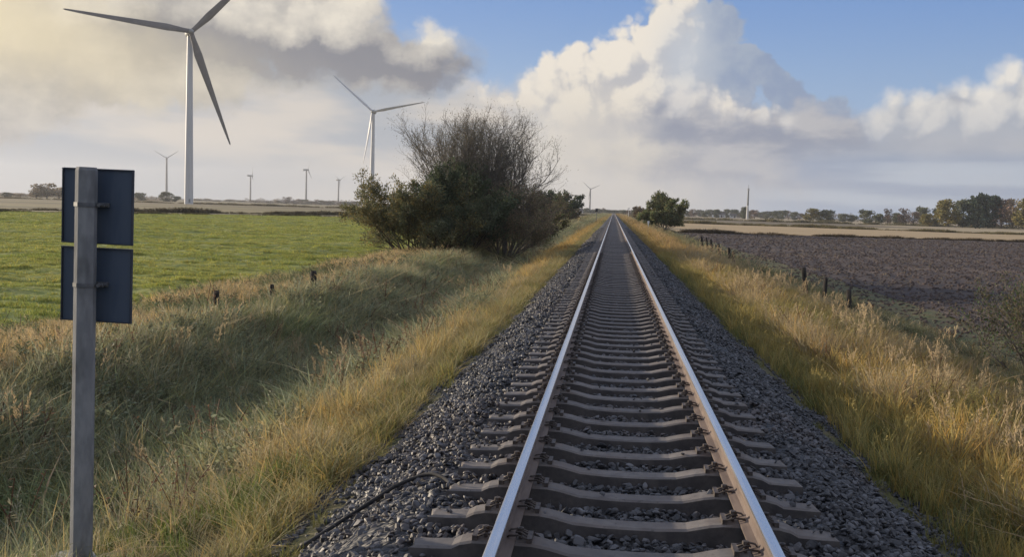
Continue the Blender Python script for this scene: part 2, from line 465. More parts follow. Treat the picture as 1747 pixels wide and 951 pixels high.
def stubble_far(x): return np.clip(383 - 0.47 * (x - 34), 300, 395) * 1.0 + np.clip(x - 190, 0, 900) * 0.5

def sheet(name, xs, ylo, yhi, nv, zf, mat, pw=1.0, label=None):
    u = np.linspace(0, 1, nv) ** pw
    X = np.repeat(np.asarray(xs)[:, None], nv, 1)
    lo = np.asarray(ylo(X[:, 0]) if callable(ylo) else np.full(len(xs), ylo)); hi = np.asarray(yhi(X[:, 0]) if callable(yhi) else np.full(len(xs), yhi))
    Y = lo[:, None] + (hi - lo)[:, None] * u[None, :]
    Zz = zf(X, Y)
    V = np.stack([X, Y, Zz], -1).reshape(-1, 3); n = len(xs)
    i, j = np.meshgrid(np.arange(n - 1), np.arange(nv - 1), indexing='ij'); a = (i * nv + j).ravel()
    F = np.stack([a, a + nv, a + nv + 1, a + 1], 1)
    if xs[-1] < xs[0]: F = F[:, ::-1]
    o = obj(name, mesh_np(name, V, F, mat, smooth=True)); o['kind'] = 'structure'
    if label: o['label'] = label
    return o

def ground_mats():
    M = {}
    # pasture turf
    m, nt, p, out = new_mat('pasture_turf'); co = objco(nt)
    a = noise(nt, co, 0.35, 5, 0.6); b = noise(nt, co, 3.0, 4, 0.6); st = noise(nt, objco(nt, (0.10, 0.5, 1)), 1.0, 4, 0.6)
    c = mixc(nt, a.step(0.35, 0.68), (0.170, 0.205, 0.045), (0.270, 0.275, 0.075))
    c = mixc(nt, b.step(0.5, 0.75) * 0.6, c, (0.23, 0.21, 0.07))
    c = mixc(nt, st.step(0.62, 0.72) * 0.7, c, (0.060, 0.075, 0.025))
    nt.links.new(c, p.inputs['Base Color']); p.inputs['Roughness'].default_value = 0.9; bump(nt, p, b, 0.8, 0.12)
    M['pasture'] = m
    # verge soil
    M['soil'] = mottled('verge_soil', (0.075, 0.075, 0.032), (0.125, 0.108, 0.050), scale=1.5, bs=0.8, bd=0.05, c2=(0.08, 0.10, 0.035))
    # ploughed earth
    m, nt, p, out = new_mat('ploughed_earth'); co = objco(nt)
    a = noise(nt, co, 0.6, 5, 0.65); st = noise(nt, objco(nt, (0.035, 0.16, 1)), 1.0, 5, 0.6); d = noise(nt, co, 6.0, 4, 0.65)
    c = mixc(nt, a.step(0.3, 0.7), (0.043, 0.034, 0.034), (0.074, 0.057, 0.052))
    c = mixc(nt, st.step(0.45, 0.68) * 0.6, c, (0.145, 0.108, 0.088))
    c = mixc(nt, (d + (st - 0.5) * 0.8).step(0.66, 0.78) * 0.7, c, (0.19, 0.155, 0.105))
    nt.links.new(c, p.inputs['Base Color']); p.inputs['Roughness'].default_value = 0.9; bump(nt, p, d, 0.9, 0.10)
    M['plough'] = m
    # stubble
    m, nt, p, out = new_mat('stubble'); co = objco(nt)
    a = noise(nt, objco(nt, (0.02, 0.3, 1)), 1.0, 5, 0.6); d = noise(nt, co, 2.0, 4, 0.6)
    c = mixc(nt, a.step(0.3, 0.7), (0.33, 0.235, 0.125), (0.46, 0.34, 0.19))
    c = mixc(nt, d.step(0.5, 0.8) * 0.5, c, (0.27, 0.20, 0.10))
    nt.links.new(c, p.inputs['Base Color']); p.inputs['Roughness'].default_value = 0.95
    M['stubble'] = m
    # far fields: long bands of fallow, meadow and stubble running with the field boundaries
    for nm, sx, base, alt, dark in (('fallow_left', (0.0012, 0.013, 1), (0.155, 0.120, 0.062), (0.20, 0.165, 0.080), (0.075, 0.066, 0.032)),
                                    ('fallow_right', (0.006, 0.0032, 1), (0.150, 0.115, 0.070), (0.36, 0.28, 0.165), (0.085, 0.072, 0.040))):
        m, nt, p, out = new_mat(nm); st = noise(nt, objco(nt, sx), 1.0, 3, 0.6); st2 = noise(nt, objco(nt, (sx[0] * 1.7, sx[1] * 2.3, 1)), 1.3, 3, 0.5)
        c = mixc(nt, st.step(0.46, 0.54), base, alt); c = mixc(nt, st2.step(0.58, 0.64), c, dark)
        c = mixc(nt, noise(nt, objco(nt), 0.08, 4, 0.6).step(0.55, 0.75) * 0.5, c, (0.12, 0.13, 0.04))
        if nm == 'fallow_right':     # a mown strip in front of the grove
            px, py, pz = separate(nt, objco(nt)); k = px.step(135, 165) * px.step(420, 380) * py.step(430, 460)
            c = mixc(nt, k * 0.85, c, (0.38, 0.30, 0.185))
        nt.links.new(c, p.inputs['Base Color']); p.inputs['Roughness'].default_value = 0.95
        M[nm] = m
    M['base'] = mottled('far_ground', (0.10, 0.10, 0.05), (0.15, 0.125, 0.07), (0.01, 0.01, 1), 1.0, bs=0)
    return M
GM = ground_mats()
o = sheet('ground', np.linspace(-6000, 6000, 25), -60.0, 6000.0, 25, lambda x, y: np.full_like(x, -2.3), GM['base'])
vx = np.unique(np.concatenate([VX, np.linspace(-14, 12.5, 90)]))
sheet('railway_embankment', vx, -25.0, 1800.0, 700, verge_z, GM['soil'], 2.2)
def edge_field(x, y, amp):   # meet the verge smoothly
    w = np.clip((np.abs(x) - 12.6) / 8.0, 0, 1)
    return field_z(x, y, amp) * w + np.where(x > 0, -1.755, -1.305) * (1 - w)
def pasture_bumps(x, y): return (fbm(x * 0.40, y * 0.95, 4) - 0.5) * 0.36 + (fbm(x * 1.6, y * 2.6, 2) - 0.5) * 0.12
sheet('pasture', -np.concatenate([np.linspace(13.9, 60, 260), np.linspace(60.6, 420, 200)]), -25.0, left_far, 620,
      lambda x, y: edge_field(x, y, 0.30) + pasture_bumps(x, y), GM['pasture'], 1.25)
sheet('fallow_field', -np.concatenate([np.linspace(13.9, 400, 60), np.linspace(420, 3000, 20)]), left_far, 3000.0, 90,
      lambda x, y: edge_field(x, y, 0.25) + np.clip((y - left_far(x)) / 400, 0, 1) * 0.25, GM['fallow_left'], 2.2)
def plough_z(x, y):
    r = x * 0.985 - y * 0.17
    return edge_field(x, y, 0.2) + np.sin(r * 2 * math.pi / 1.5 + fbm(x * .3, y * .3, 2) * 3) * 0.03 + (fbm(x * 2.2, y * 2.2, 4) - 0.5) * 0.10
sheet('ploughed_field', np.concatenate([np.linspace(12.4, 60, 200), np.linspace(60.5, 420, 120)]), -25.0, plough_far, 560, plough_z, GM['plough'], 1.2)
sheet('stubble_field', np.concatenate([np.linspace(12.4, 200, 60), np.linspace(210, 800, 20)]), plough_far, stubble_far, 40,
      lambda x, y: edge_field(x, y, 0.2), GM['stubble'])
sheet('meadow', np.concatenate([np.linspace(12.4, 400, 60), np.linspace(420, 3000, 20)]), stubble_far, 3000.0, 90,
      lambda x, y: edge_field(x, y, 0.25) + np.clip((y - stubble_far(x)) / 400, 0, 1) * 0.2, GM['fallow_right'], 2.2)

# ------------------------------------------------------------------ track: ballast bed, sleepers, rails
GAUGE = 0.7535            # rail centre from the track centre
SPACING = 0.615
def track_mats():
    M = {}
    m, nt, p, out = new_mat('concrete_sleeper'); co = objco(nt)
    oi = nt.nodes.new('ShaderNodeObjectInfo'); rnd = S(nt, oi.outputs['Random'])
    geo = nt.nodes.new('ShaderNodeNewGeometry')
    n = noise(nt, geo.outputs['Position'], 9.0, 5, 0.65); n2 = noise(nt, geo.outputs['Position'], 2.2, 3, 0.6)
    c = mixc(nt, n.step(0.3, 0.7), (0.130, 0.119, 0.115), (0.200, 0.182, 0.170))
    c = mixc(nt, n2.step(0.48, 0.70) * 0.6, c, (0.150, 0.122, 0.108))
    ox, oy, oz = separate(nt, objco(nt)); near = ((ox.abs() - 0.7535).abs()).step(0.42, 0.08)
    c = mixc(nt, near * noise(nt, geo.outputs['Position'], 5.0, 4, 0.7).step(0.40, 0.62) * 0.65, c, (0.115, 0.078, 0.056))     # rust washed off the rails
    n3 = noise(nt, geo.outputs['Position'], 24.0, 3, 0.7)
    c = mixc(nt, n3.step(0.60, 0.70) * 0.7, c, (0.065, 0.060, 0.060))
    c = mixc(nt, rnd * 0.45, c, (0.10, 0.094, 0.096))
    nt.links.new(c, p.inputs['Base Color']); p.inputs['Roughness'].default_value = 0.8; bump(nt, p, n, 0.4, 0.008)
    M['sleeper'] = m
    M['grime_shade'] = mottled('grimy_shaded_sleeper_side', (0.052, 0.047, 0.046), (0.085, 0.075, 0.070), scale=7.0, rough=0.9, bs=0.4, bd=0.008)
    M['rust'] = mottled('rusty_rail_side', (0.105, 0.078, 0.066), (0.165, 0.125, 0.104), (1, 0.15, 1), 14.0, 0.75, 0.3, 0.003, spec=0.4)
    m, nt, p, out = new_mat('polished_rail_head'); co = objco(nt, (1, 0.03, 1)); n = noise(nt, co, 18.0, 2, 0.5)
    nt.links.new(mixc(nt, n.step(0.3, 0.7), (0.67, 0.65, 0.635), (0.72, 0.70, 0.685)), p.inputs['Base Color'])
    p.inputs['Metallic'].default_value = 1.0
    r = n.ramp(0.3, 0.7, 0.24, 0.30); nt.links.new(r.s, p.inputs['Roughness'])
    M['head'] = m
    M['clip'] = mottled('rusty_clip_steel', (0.055, 0.046, 0.042), (0.12, 0.10, 0.09), scale=20.0, rough=0.6, bs=0.2, bd=0.002, metal=0.3)
    m, nt, p, out = new_mat('ballast_stone')
    a = nt.nodes.new('ShaderNodeAttribute'); a.attribute_type = 'INSTANCER'; a.attribute_name = 'tint'
    n = noise(nt, objco(nt), 4.0, 4, 0.6)
    nt.links.new(mixc(nt, n.step(0.35, 0.7), a.outputs['Color'], mixc(nt, 0.35, a.outputs['Color'], (0.10, 0.095, 0.095))), p.inputs['Base Color'])
    p.inputs['Roughness'].default_value = 0.55; p.inputs['Specular IOR Level'].default_value = 0.45
    M['stone'] = m
    m, nt, p, out = new_mat('ballast_bed'); co = objco(nt)
    v = voro(nt, co, 16.0, color=True); vs = separate(nt, v)[0]; vd = voro(nt, co, 16.0)
    c = mixc(nt, vs.step(0.0, 1.0), (0.018, 0.019, 0.023), (0.062, 0.061, 0.064))
    nt.links.new(c, p.inputs['Base Color']); p.inputs['Roughness'].default_value = 0.6; bump(nt, p, 1.0 - vd, 1.0, 0.06)
    M['bed'] = m
    M['cable'] = mottled('black_cable', (0.022, 0.022, 0.024), (0.05, 0.048, 0.047), scale=6.0, rough=0.8, bs=0.1, bd=0.002, spec=0.15)
    return M
TM = track_mats()

# ballast cross-section, symmetrical
BX = np.array([-2.95, -2.62, -2.2, -1.75, -1.48, -1.25, -0.85, -0.7, -0.4, 0, 0.4, 0.7, 0.85, 1.25, 1.48, 1.75, 2.2, 2.62, 2.95])
BZ = np.array([-1.02, -0.86, -0.62, -0.36, -0.260, -0.25, -0.262, -0.285, -0.278, -0.275, -0.278, -0.285, -0.262, -0.25, -0.260, -0.36, -0.62, -0.86, -1.02])
def bed_z(x, y): return np.interp(x, BX, BZ) - 0.03
o = sheet('ballast_bed', np.unique(np.concatenate([BX, np.linspace(-2.95, 2.95, 40)])), -20.0, 1800.0, 500,
          lambda x, y: bed_z(x, y) + (fbm(x * 3, y * 3, 2) - 0.5) * 0.04 * (np.abs(x) > 1.3), TM['bed'], 2.0)

def rock(seed, n=11):
    r = np.random.default_rng(seed); bm = bmesh.new()
    for k in range(n):
        d = r.normal(size=3); d /= np.linalg.norm(d); d *= r.uniform(0.75, 1.0)
        bm.verts.new((d[0] * 1.0, d[1] * r.uniform(0.7, 0.85), d[2] * 0.62))
    bmesh.ops.convex_hull(bm, input=list(bm.verts))
    for v in [v for v in bm.verts if not v.link_faces]: bm.verts.remove(v)
    bmesh.ops.bevel(bm, geom=list(bm.edges), offset=0.07, segments=1, affect='EDGES')
    me = bpy.data.meshes.new('stone'); bm.to_mesh(me); bm.free(); me.materials.append(TM['stone']); return me
ROCKS = template_collection('stone', [rock(100 + i, 9 + i % 6) for i in range(12)])
def ballast():
    P, Sc = [], []
    def band(y0, y1, dens, r0, r1, lift):
        n = int((y1 - y0) * 5.7 * dens); x = rng.uniform(-2.85, 2.85, n); y = rng.uniform(y0, y1, n)
        s = rng.uniform(r0, r1, n) * np.where(rng.random(n) < 0.12, 1.35, 1.0)
        z = bed_z(x, y) + s * lift + rng.uniform(-0.02, 0.02, n) + (np.abs(x) > 1.35) * (fbm(x * 1.2, y * 1.2, 2) - 0.5) * 0.10
        # between the sleepers the stones stay below their tops; none inside a sleeper or a rail
        ph = np.abs(((y - SL0) / SPACING + 0.5) % 1.0 - 0.5) * SPACING
        ok = ~((np.abs(x) < 1.36) & (ph < 0.125)) & ~(np.abs(np.abs(x) - GAUGE) < 0.10) & ~((x > 2.3) & (rng.random(n) < (x - 2.3) * 0.9)) & ~((x < -2.3) & (rng.random(n) < (-x - 2.3) * 0.9))
        P.append(np.stack([x, y, z], 1)[ok]); Sc.append(s[ok])
    band(3.5, 16.0, 620, 0.024, 0.046, 0.35); band(16.0, 45.0, 330, 0.030, 0.050, 0.35); band(45.0, 130.0, 110, 0.045, 0.075, 0.25)
    # loose stones that rolled onto the sleepers and into the grass
    n = 420; x = rng.choice([-1, 1], n) * np.where(rng.random(n) < 0.75, rng.uniform(1.05, 1.34, n), rng.uniform(0.1, 0.6, n)); y = SL0 + rng.integers(0, 60, n) * SPACING + rng.uniform(-0.07, 0.07, n)
    P.append(np.stack([x, y, np.interp(np.abs(x), [0, 0.36, 0.5, 1.05, 1.3], [-0.214, -0.202, -0.168, -0.198, -0.206])], 1)); Sc.append(rng.uniform(0.02, 0.036, n))
    n = 17000; x = rng.choice([-1, 1], n) * (2.48 + rng.exponential(0.19, n)); y = 4 + 60 * rng.random(n) ** 1.4
    P.append(np.stack([x, y, verge_z(x, y) + 0.01], 1)); Sc.append(rng.uniform(0.022, 0.045, n))
    P = np.concatenate(P); Sc = np.concatenate(Sc); n = len(P)
    g = rng.random(n); base = np.array([0.018, 0.0195, 0.024])[None] + (g ** 2.4)[:, None] * np.array([0.115, 0.112, 0.117])[None]
    warm = np.clip((fbm(P[:, 0] * 0.8, P[:, 1] * 0.5, 3) > 0.55) * 0.8 + 1.4 * np.exp(-((np.abs(P[:, 0]) - 0.7535) / 0.22) ** 2), 0, 1.3) * rng.random(n)
    base = base * (1 - 0.35 * warm[:, None]) + 0.35 * warm[:, None] * np.array([0.15, 0.10, 0.075])[None]
    rot = rng.uniform(-math.pi, math.pi, (n, 3)) * np.array([0.25, 0.25, 1.0])
    s3 = Sc[:, None] * rng.uniform(0.8, 1.2, (n, 3))
    scatter('ballast_gravel', ROCKS, P, rot, s3, rng.integers(0, 12, n), base, 'dark grey crushed stone ballast between and beside the sleepers')
SL0 = 5.73 - 4 * SPACING
ballast()

# one sleeper with its clips, then copies
def sleeper_mesh():
    prof = [(1.30, -0.216, 0.080), (1.17, -0.214, 0.080), (1.05, -0.208, 0.084), (1.00, -0.182, 0.084), (0.93, -0.166, 0.086), (0.58, -0.166, 0.086), (0.50, -0.178, 0.084), (0.36, -0.212, 0.080), (0.18, -0.222, 0.080), (0.0, -0.224, 0.079)]
    xs = [(-x, z, w) for x, z, w in prof] + [(x, z, w) for x, z, w in prof[-2::-1]]
    mb = MB(); rings = []
    for x, z, w in xs:
        b = 0.012; k = 0.975 if abs(x) > 1.29 else 1.0
        rings.append([(x, -w - 0.055, -0.42), (x, -w - 0.006, z - b), (x * k, -w + b, z), (x * k, w - b, z), (x, w + 0.006, z - b), (x, w + 0.055, -0.42)])
    mb.loft(rings)
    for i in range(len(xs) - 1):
        for j in (0, 4, 5): mb.m[i * 6 + j] = 1     # darker flanks: dirt, and their shade put into the colour
    return mb
def clip_mb(sx):
    """sprung clip: two loops pressing on the rail foot and a bolt between them"""
    mb = MB(); z = -0.148
    for sy in (-1, 1):
        pts = [(0.0, 0.012 * sy, z + 0.025), (0.030 * sx, 0.018 * sy, z + 0.030), (0.075 * sx, 0.030 * sy, z + 0.006), (0.088 * sx, 0.048 * sy, z), (0.070 * sx, 0.066 * sy, z + 0.006), (0.020 * sx, 0.068 * sy, z + 0.026), (-0.034 * sx, 0.060 * sy, z + 0.018), (-0.044 * sx, 0.050 * sy, z + 0.008)]
        mb.tube(pts, 0.0068, 6)
    mb.tube([(0.028 * sx, 0, z - 0.015), (0.028 * sx, 0, z + 0.052)], 0.011, 8)
    mb.tube([(0.028 * sx, 0, z + 0.033), (0.028 * sx, 0, z + 0.052)], 0.021, 6)
    mb.box((0.085 * sx, 0, z - 0.006), (0.03, 0.15, 0.035))
    return mb
def sleepers():
    root = sleeper_mesh().build('sleeper', [TM['sleeper'], TM['grime_shade']], loc=(0, SL0, 0))
    clips = []
    for side in (-1, 1):
        for d in (-1, 1):
            c = clip_mb(d).build('rail_clip', TM['clip'], root, smooth=True, loc=(side * GAUGE + d * 0.075, 0, 0), auto=40); clips.append(c)
    lab = 'grey concrete sleeper lying across the dark ballast under both rails'
    grp = 'concrete sleepers under the track'
    tag(root, lab, 'sleeper', grp)
    for i in range(1, 300):
        c = root.copy(); COL.objects.link(c)
        r = np.random.default_rng(i)
        c.location = (r.normal() * 0.008, SL0 + i * SPACING + r.normal() * 0.008, r.normal() * 0.003); c.rotation_euler = (0, 0, r.normal() * 0.004)
        if i < 70:
            for k in clips:
                q = k.copy(); q.parent = c; COL.objects.link(q)
    # the rest of the line
    mb = MB(); src = sleeper_mesh()
    V = np.array(src.v); n = 900
    allV = np.concatenate([V + np.array([0, SL0 + (300 + k) * SPACING, 0]) for k in range(n)]); 
    quads = np.array([f for f in src.f if len(f) == 4]); allF = np.concatenate([quads + k * len(V) for k in range(n)])
    me = mesh_np('sleeper_run', allV, allF, TM['sleeper']); me.materials.append(TM['grime_shade'])
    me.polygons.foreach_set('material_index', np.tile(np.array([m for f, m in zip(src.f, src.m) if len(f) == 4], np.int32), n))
    o = obj('sleeper_run', me); tag(o, 'far run of concrete sleepers towards the vanishing point', None, None, 'stuff')
sleepers()

def rail(side):
    H = [(-0.070, -0.160), (0.070, -0.160), (0.070, -0.149), (0.020, -0.134), (0.008, -0.118), (0.008, -0.058), (0.020, -0.046), (0.035, -0.040), (0.0355, -0.014),
         (0.031, -0.0045), (0.020, -0.001), (0.0, 0.0), (-0.020, -0.001), (-0.031, -0.0045), (-0.0355, -0.014), (-0.035, -0.040), (-0.020, -0.046), (-0.008, -0.058), (-0.008, -0.118), (-0.020, -0.134), (-0.070, -0.149)]
    ys = [-3.0] + list(np.arange(6, 60, 6.0)) + list(np.arange(60, 400, 40.0)) + list(np.arange(400, 1801, 200.0))
    cant = -side * 0.025     # rails lean inwards a little
    mb = MB(); mb.loft([[(x + z * cant * -1, y, z) for x, z in H] for y in ys])
    n = len(H); per = len(ys) - 1
    for i in range(per):
        for j in range(n):
            if j in (8, 9, 10, 11, 12, 13): mb.m[i * n + j] = 1
    nm = mb.build('rail', [TM['rust'], TM['head']], smooth=True, loc=(side * GAUGE, 0, 0), auto=35)
    tag(nm, {-1: 'left steel rail with bright bluish polished head beside the gravel shoulder with the black cable', 1: 'right steel rail with polished head and sunlit rusty inner side'}[side], 'rail')
    return nm
rail(-1); rail(1)

# cable lying in the left shoulder
pts = [(-3.0, 6.15), (-2.6, 6.55), (-2.2, 6.95), (-1.85, 7.25), (-1.6, 7.38), (-1.42, 7.30), (-1.30, 7.12), (-1.20, 6.93), (-1.05, 6.86)]
sm = []
for i in range(len(pts) - 1):
    for k in range(6):
        a = k / 6.0; p0_ = pts[max(i - 1, 0)]; p1_ = pts[i]; p2_ = pts[i + 1]; p3_ = pts[min(i + 2, len(pts) - 1)]
        q = [0.5 * (2 * p1_[c] + (p2_[c] - p0_[c]) * a + (2 * p0_[c] - 5 * p1_[c] + 4 * p2_[c] - p3_[c]) * a * a + (-p0_[c] + 3 * p1_[c] - 3 * p2_[c] + p3_[c]) * a ** 3) for c in (0, 1)]
        sm.append((q[0], q[1], float(bed_z(np.array(q[0]), 0)) + 0.028 + 0.018 * math.exp(-((q[0] + 1.6) / 0.35) ** 2) - 0.10 * max(0.0, q[0] + 1.35)))
mb = MB(); mb.tube(sm, 0.0145, 8)
tag(mb.build('cable', TM['cable'], smooth=True), 'black cable looping over the gravel shoulder left of the track', 'cable')

# ------------------------------------------------------------------ wind turbines
def turbine_mats():
    return {'white': mottled('turbine_white_paint', (0.48, 0.49, 0.50), (0.55, 0.55, 0.55), (1, 1, 0.1), 0.3, 0.5, 0, spec=0.4),
            'grey': mottled('turbine_blade_backlit_grey', (0.10, 0.095, 0.10), (0.14, 0.13, 0.13), scale=0.2, rough=0.5, bs=0, spec=0.4),  # backlit shade of white blades put into the colour
            'far': mottled('hazy_turbine_grey', (0.17, 0.175, 0.18), (0.20, 0.20, 0.205), scale=0.2, rough=0.6, bs=0),
            'housing': mottled('turbine_housing_grey', (0.20, 0.21, 0.21), (0.27, 0.28, 0.28), scale=0.3, rough=0.55, bs=0)}
WM = turbine_mats()
def blade_mb(R, chord):
    """tapered, twisted aerofoil along +Z from the hub"""
    mb = MB(); rings = []
    for u in (0.0, 0.03, 0.07, 0.12, 0.2, 0.3, 0.45, 0.6, 0.75, 0.88, 0.95, 0.985, 1.0):
        c = np.interp(u, [0, 0.03, 0.07, 0.2, 0.5, 0.9, 0.985, 1.0], [0.55, 0.55, 0.62, 1.0, 0.66, 0.30, 0.18, 0.04]) * chord
        th = np.interp(u, [0, 0.05, 0.2, 0.6, 1.0], [1.0, 0.9, 0.34, 0.2, 0.14]) * c
        tw = RAD(np.interp(u, [0, 0.15, 0.5, 1.0], [30, 22, 8, 0])); sweep = np.interp(u, [0, 0.2, 1], [0.0, 0.12, 0.0]) * chord; bend = -R * 0.035 * u * u
        ring = []
        for k in range(12):
            a = 2 * math.pi * k / 12; x = math.cos(a) * c / 2 * (1.0 if math.cos(a) < 0 else 0.9) + sweep; y = math.sin(a) * th / 2 * (1 - 0.35 * math.cos(a + math.pi))
            ring.append((x * math.cos(tw) - y * math.sin(tw), x * math.sin(tw) + y * math.cos(tw) + bend, u * R))
        rings.append(ring)
    mb.loft(rings); return mb
def turbine(label, x, y, z, H, R, angles, yaw, r0, r1, blade_m='white', pitch=0.0, group=None):
    """rotor in the local XZ plane, facing local -Y"""
    root = empty('wind_turbine', (x, y, z), yaw); tag(root, label, 'wind turbine', group)
    n = 24 if H > 70 else 12
    mb = MB(); mb.loft([[(math.cos(2 * math.pi * k / n) * np.interp(u, [0, 1], [r0, r1]), math.sin(2 * math.pi * k / n) * np.interp(u, [0, 1], [r0, r1]), u * (H - 1.8)) for k in range(n)] for u in (0, 0.02, 0.33, 0.331, 0.66, 0.661, 1)])
    tw = mb.build('tower', WM['far' if y > 2000 else 'white'], root, smooth=True, auto=50)
    mb = MB(); mb.box((0, 0, 0.9), (1.0, 0.08, 2.2), bev=0.03); mb.build('door', WM['housing'], tw, loc=(0, -r0 - 0.02, 1.2))
    s = r1 / 1.35
    mb = MB(); mb.loft([[(math.cos(2 * math.pi * k / 16) * wx * s, yy * s, math.copysign(abs(math.sin(2 * math.pi * k / 16)) ** 0.7, math.sin(2 * math.pi * k / 16)) * wz * s + zz * s) for k in range(16)]
                        for yy, wx, wz, zz in ((-2.6, 1.5, 1.5, 0), (-1.6, 1.9, 1.9, 0), (1.0, 1.95, 2.0, 0.1), (4.5, 1.9, 1.9, 0.15), (7.0, 1.6, 1.5, 0.3), (7.8, 1.0, 0.9, 0.5))])
    nc = mb.build('nacelle', WM['housing'], root, smooth=True, loc=(0, 0, H), auto=40)
    mb = MB(); mb.tube([(0, 6 * s, 1.7 * s), (0, 6 * s, 3.2 * s)], 0.09 * s, 6); mb.box((0, 6 * s, 3.2 * s), (0.9 * s, 0.08 * s, 0.08 * s)); mb.build('wind_vane', WM['housing'], nc)
    mb = MB(); mb.loft([[(math.cos(2 * math.pi * k / 20) * q * s, yy * s, math.sin(2 * math.pi * k / 20) * q * s) for k in range(20)] for yy, q in ((-2.6, 1.4), (-3.2, 1.62), (-4.4, 1.55), (-5.4, 1.15), (-6.0, 0.6), (-6.25, 0.12))])
    hb = mb.build('hub', WM['housing'], root, smooth=True, loc=(0, 0, H), auto=45)
    me = None
    for a in angles:
        M = Matrix.Rotation(RAD(90 - a), 4, 'Y') @ Matrix.Rotation(RAD(pitch), 4, 'Z')
        if me is None: b = blade_mb(R, R * 0.075).build('blade', WM[blade_m], hb, smooth=True, auto=50); me = b.data
        else: b = obj('blade', me, hb)
        b.matrix_local = Matrix.Translation((0, -4.0 * s, 0)) @ M
    return root
Y0 = lambda x, y: math.atan2(-x, y) # turned square to the track end
turbine('largest wind turbine with dark blades rising beyond the green pasture behind the sign back', -249.8, 567.5, -1.3, 100.0, 68.0, (176.0, 47, 289.5), Y0(-249.8, 567.5) + RAD(8), 2.55, 1.55, 'grey', 8)
turbine('white wind turbine left of the big shrub, second largest', -241.4, 980.8, -1.2, 95.0, 53.0, (140, 12.5, 262), Y0(-241.4, 980.8) + RAD(-10), 2.5, 1.5, 'white', 35)
turbine('pale hazy wind turbine between the sign back and the largest turbine', -968.3, 2086.3, -1.1, 90.0, 29.0, (150, 35, 272), Y0(-968, 2086), 2.8, 1.7, 'far', 20)
turbine('faint distant wind turbine seen edge on, right of the largest turbine', -910.6, 2435.4, -1.1, 66.0, 26.0, (92, 212, 332), Y0(-910, 2435) + RAD(85), 2.4, 1.5, 'far', 20)
turbine('small distant wind turbine over the low tree clump left of the white turbine', -750.8, 2384.7, -1.1, 83.0, 28.0, (70, 190, 310), Y0(-750, 2384) + RAD(60), 2.6, 1.6, 'far', 20)
turbine('short distant wind turbine close left of the second largest turbine', -703.2, 2503.2, -1.1, 63.0, 24.0, (30, 150, 270), Y0(-703, 2503) + RAD(45), 2.4, 1.5, 'far', 20)
turbine('small far wind turbine standing near the vanishing point of the track', -55.1, 2299.3, -1.1, 53.0, 25.0, (25, 138, 262), Y0(-55, 2299), 2.2, 1.4, 'far', 20)

# ------------------------------------------------------------------ tall slim mast at the right
def mast():
    root = empty('radio_mast', (116.5, 892.4, -1.2)); tag(root, 'slim pale radio mast standing in front of the far trees on the right', 'radio mast')
    W_ = WM['white']; G_ = mottled('mast_galvanised_steel', (0.16, 0.17, 0.17), (0.22, 0.23, 0.23), scale=1.0, rough=0.6, bs=0, metal=0.2)
    mb = MB(); mb.tube([(0, 0, 0), (0, 0, 6), (0, 0, 12)], [1.0, 0.92, 0.85], 16); mb.build('lower_section', W_, root, smooth=True, auto=50)
    mb = MB(); mb.tube([(0, 0, 12), (0, 0, 20), (0, 0, 27)], [0.85, 0.72, 0.62], 16); mb.build('upper_section', G_, root, smooth=True, auto=50)
    for k in range(3):
        a = 2 * math.pi * k / 3 + 0.4; mb = MB(); mb.box((0, 0, 0), (0.3, 0.16, 2.0), bev=0.03)
        mb.build('antenna', W_, root, loc=(math.cos(a) * 0.85, math.sin(a) * 0.85, 26.0), rot=(0, 0, a + math.pi / 2))
    mb = MB(); mb.tube([(0, 0, 27), (0, 0, 30.0)], 0.12, 6); mb.build('lightning_rod', G_, root)
mast()

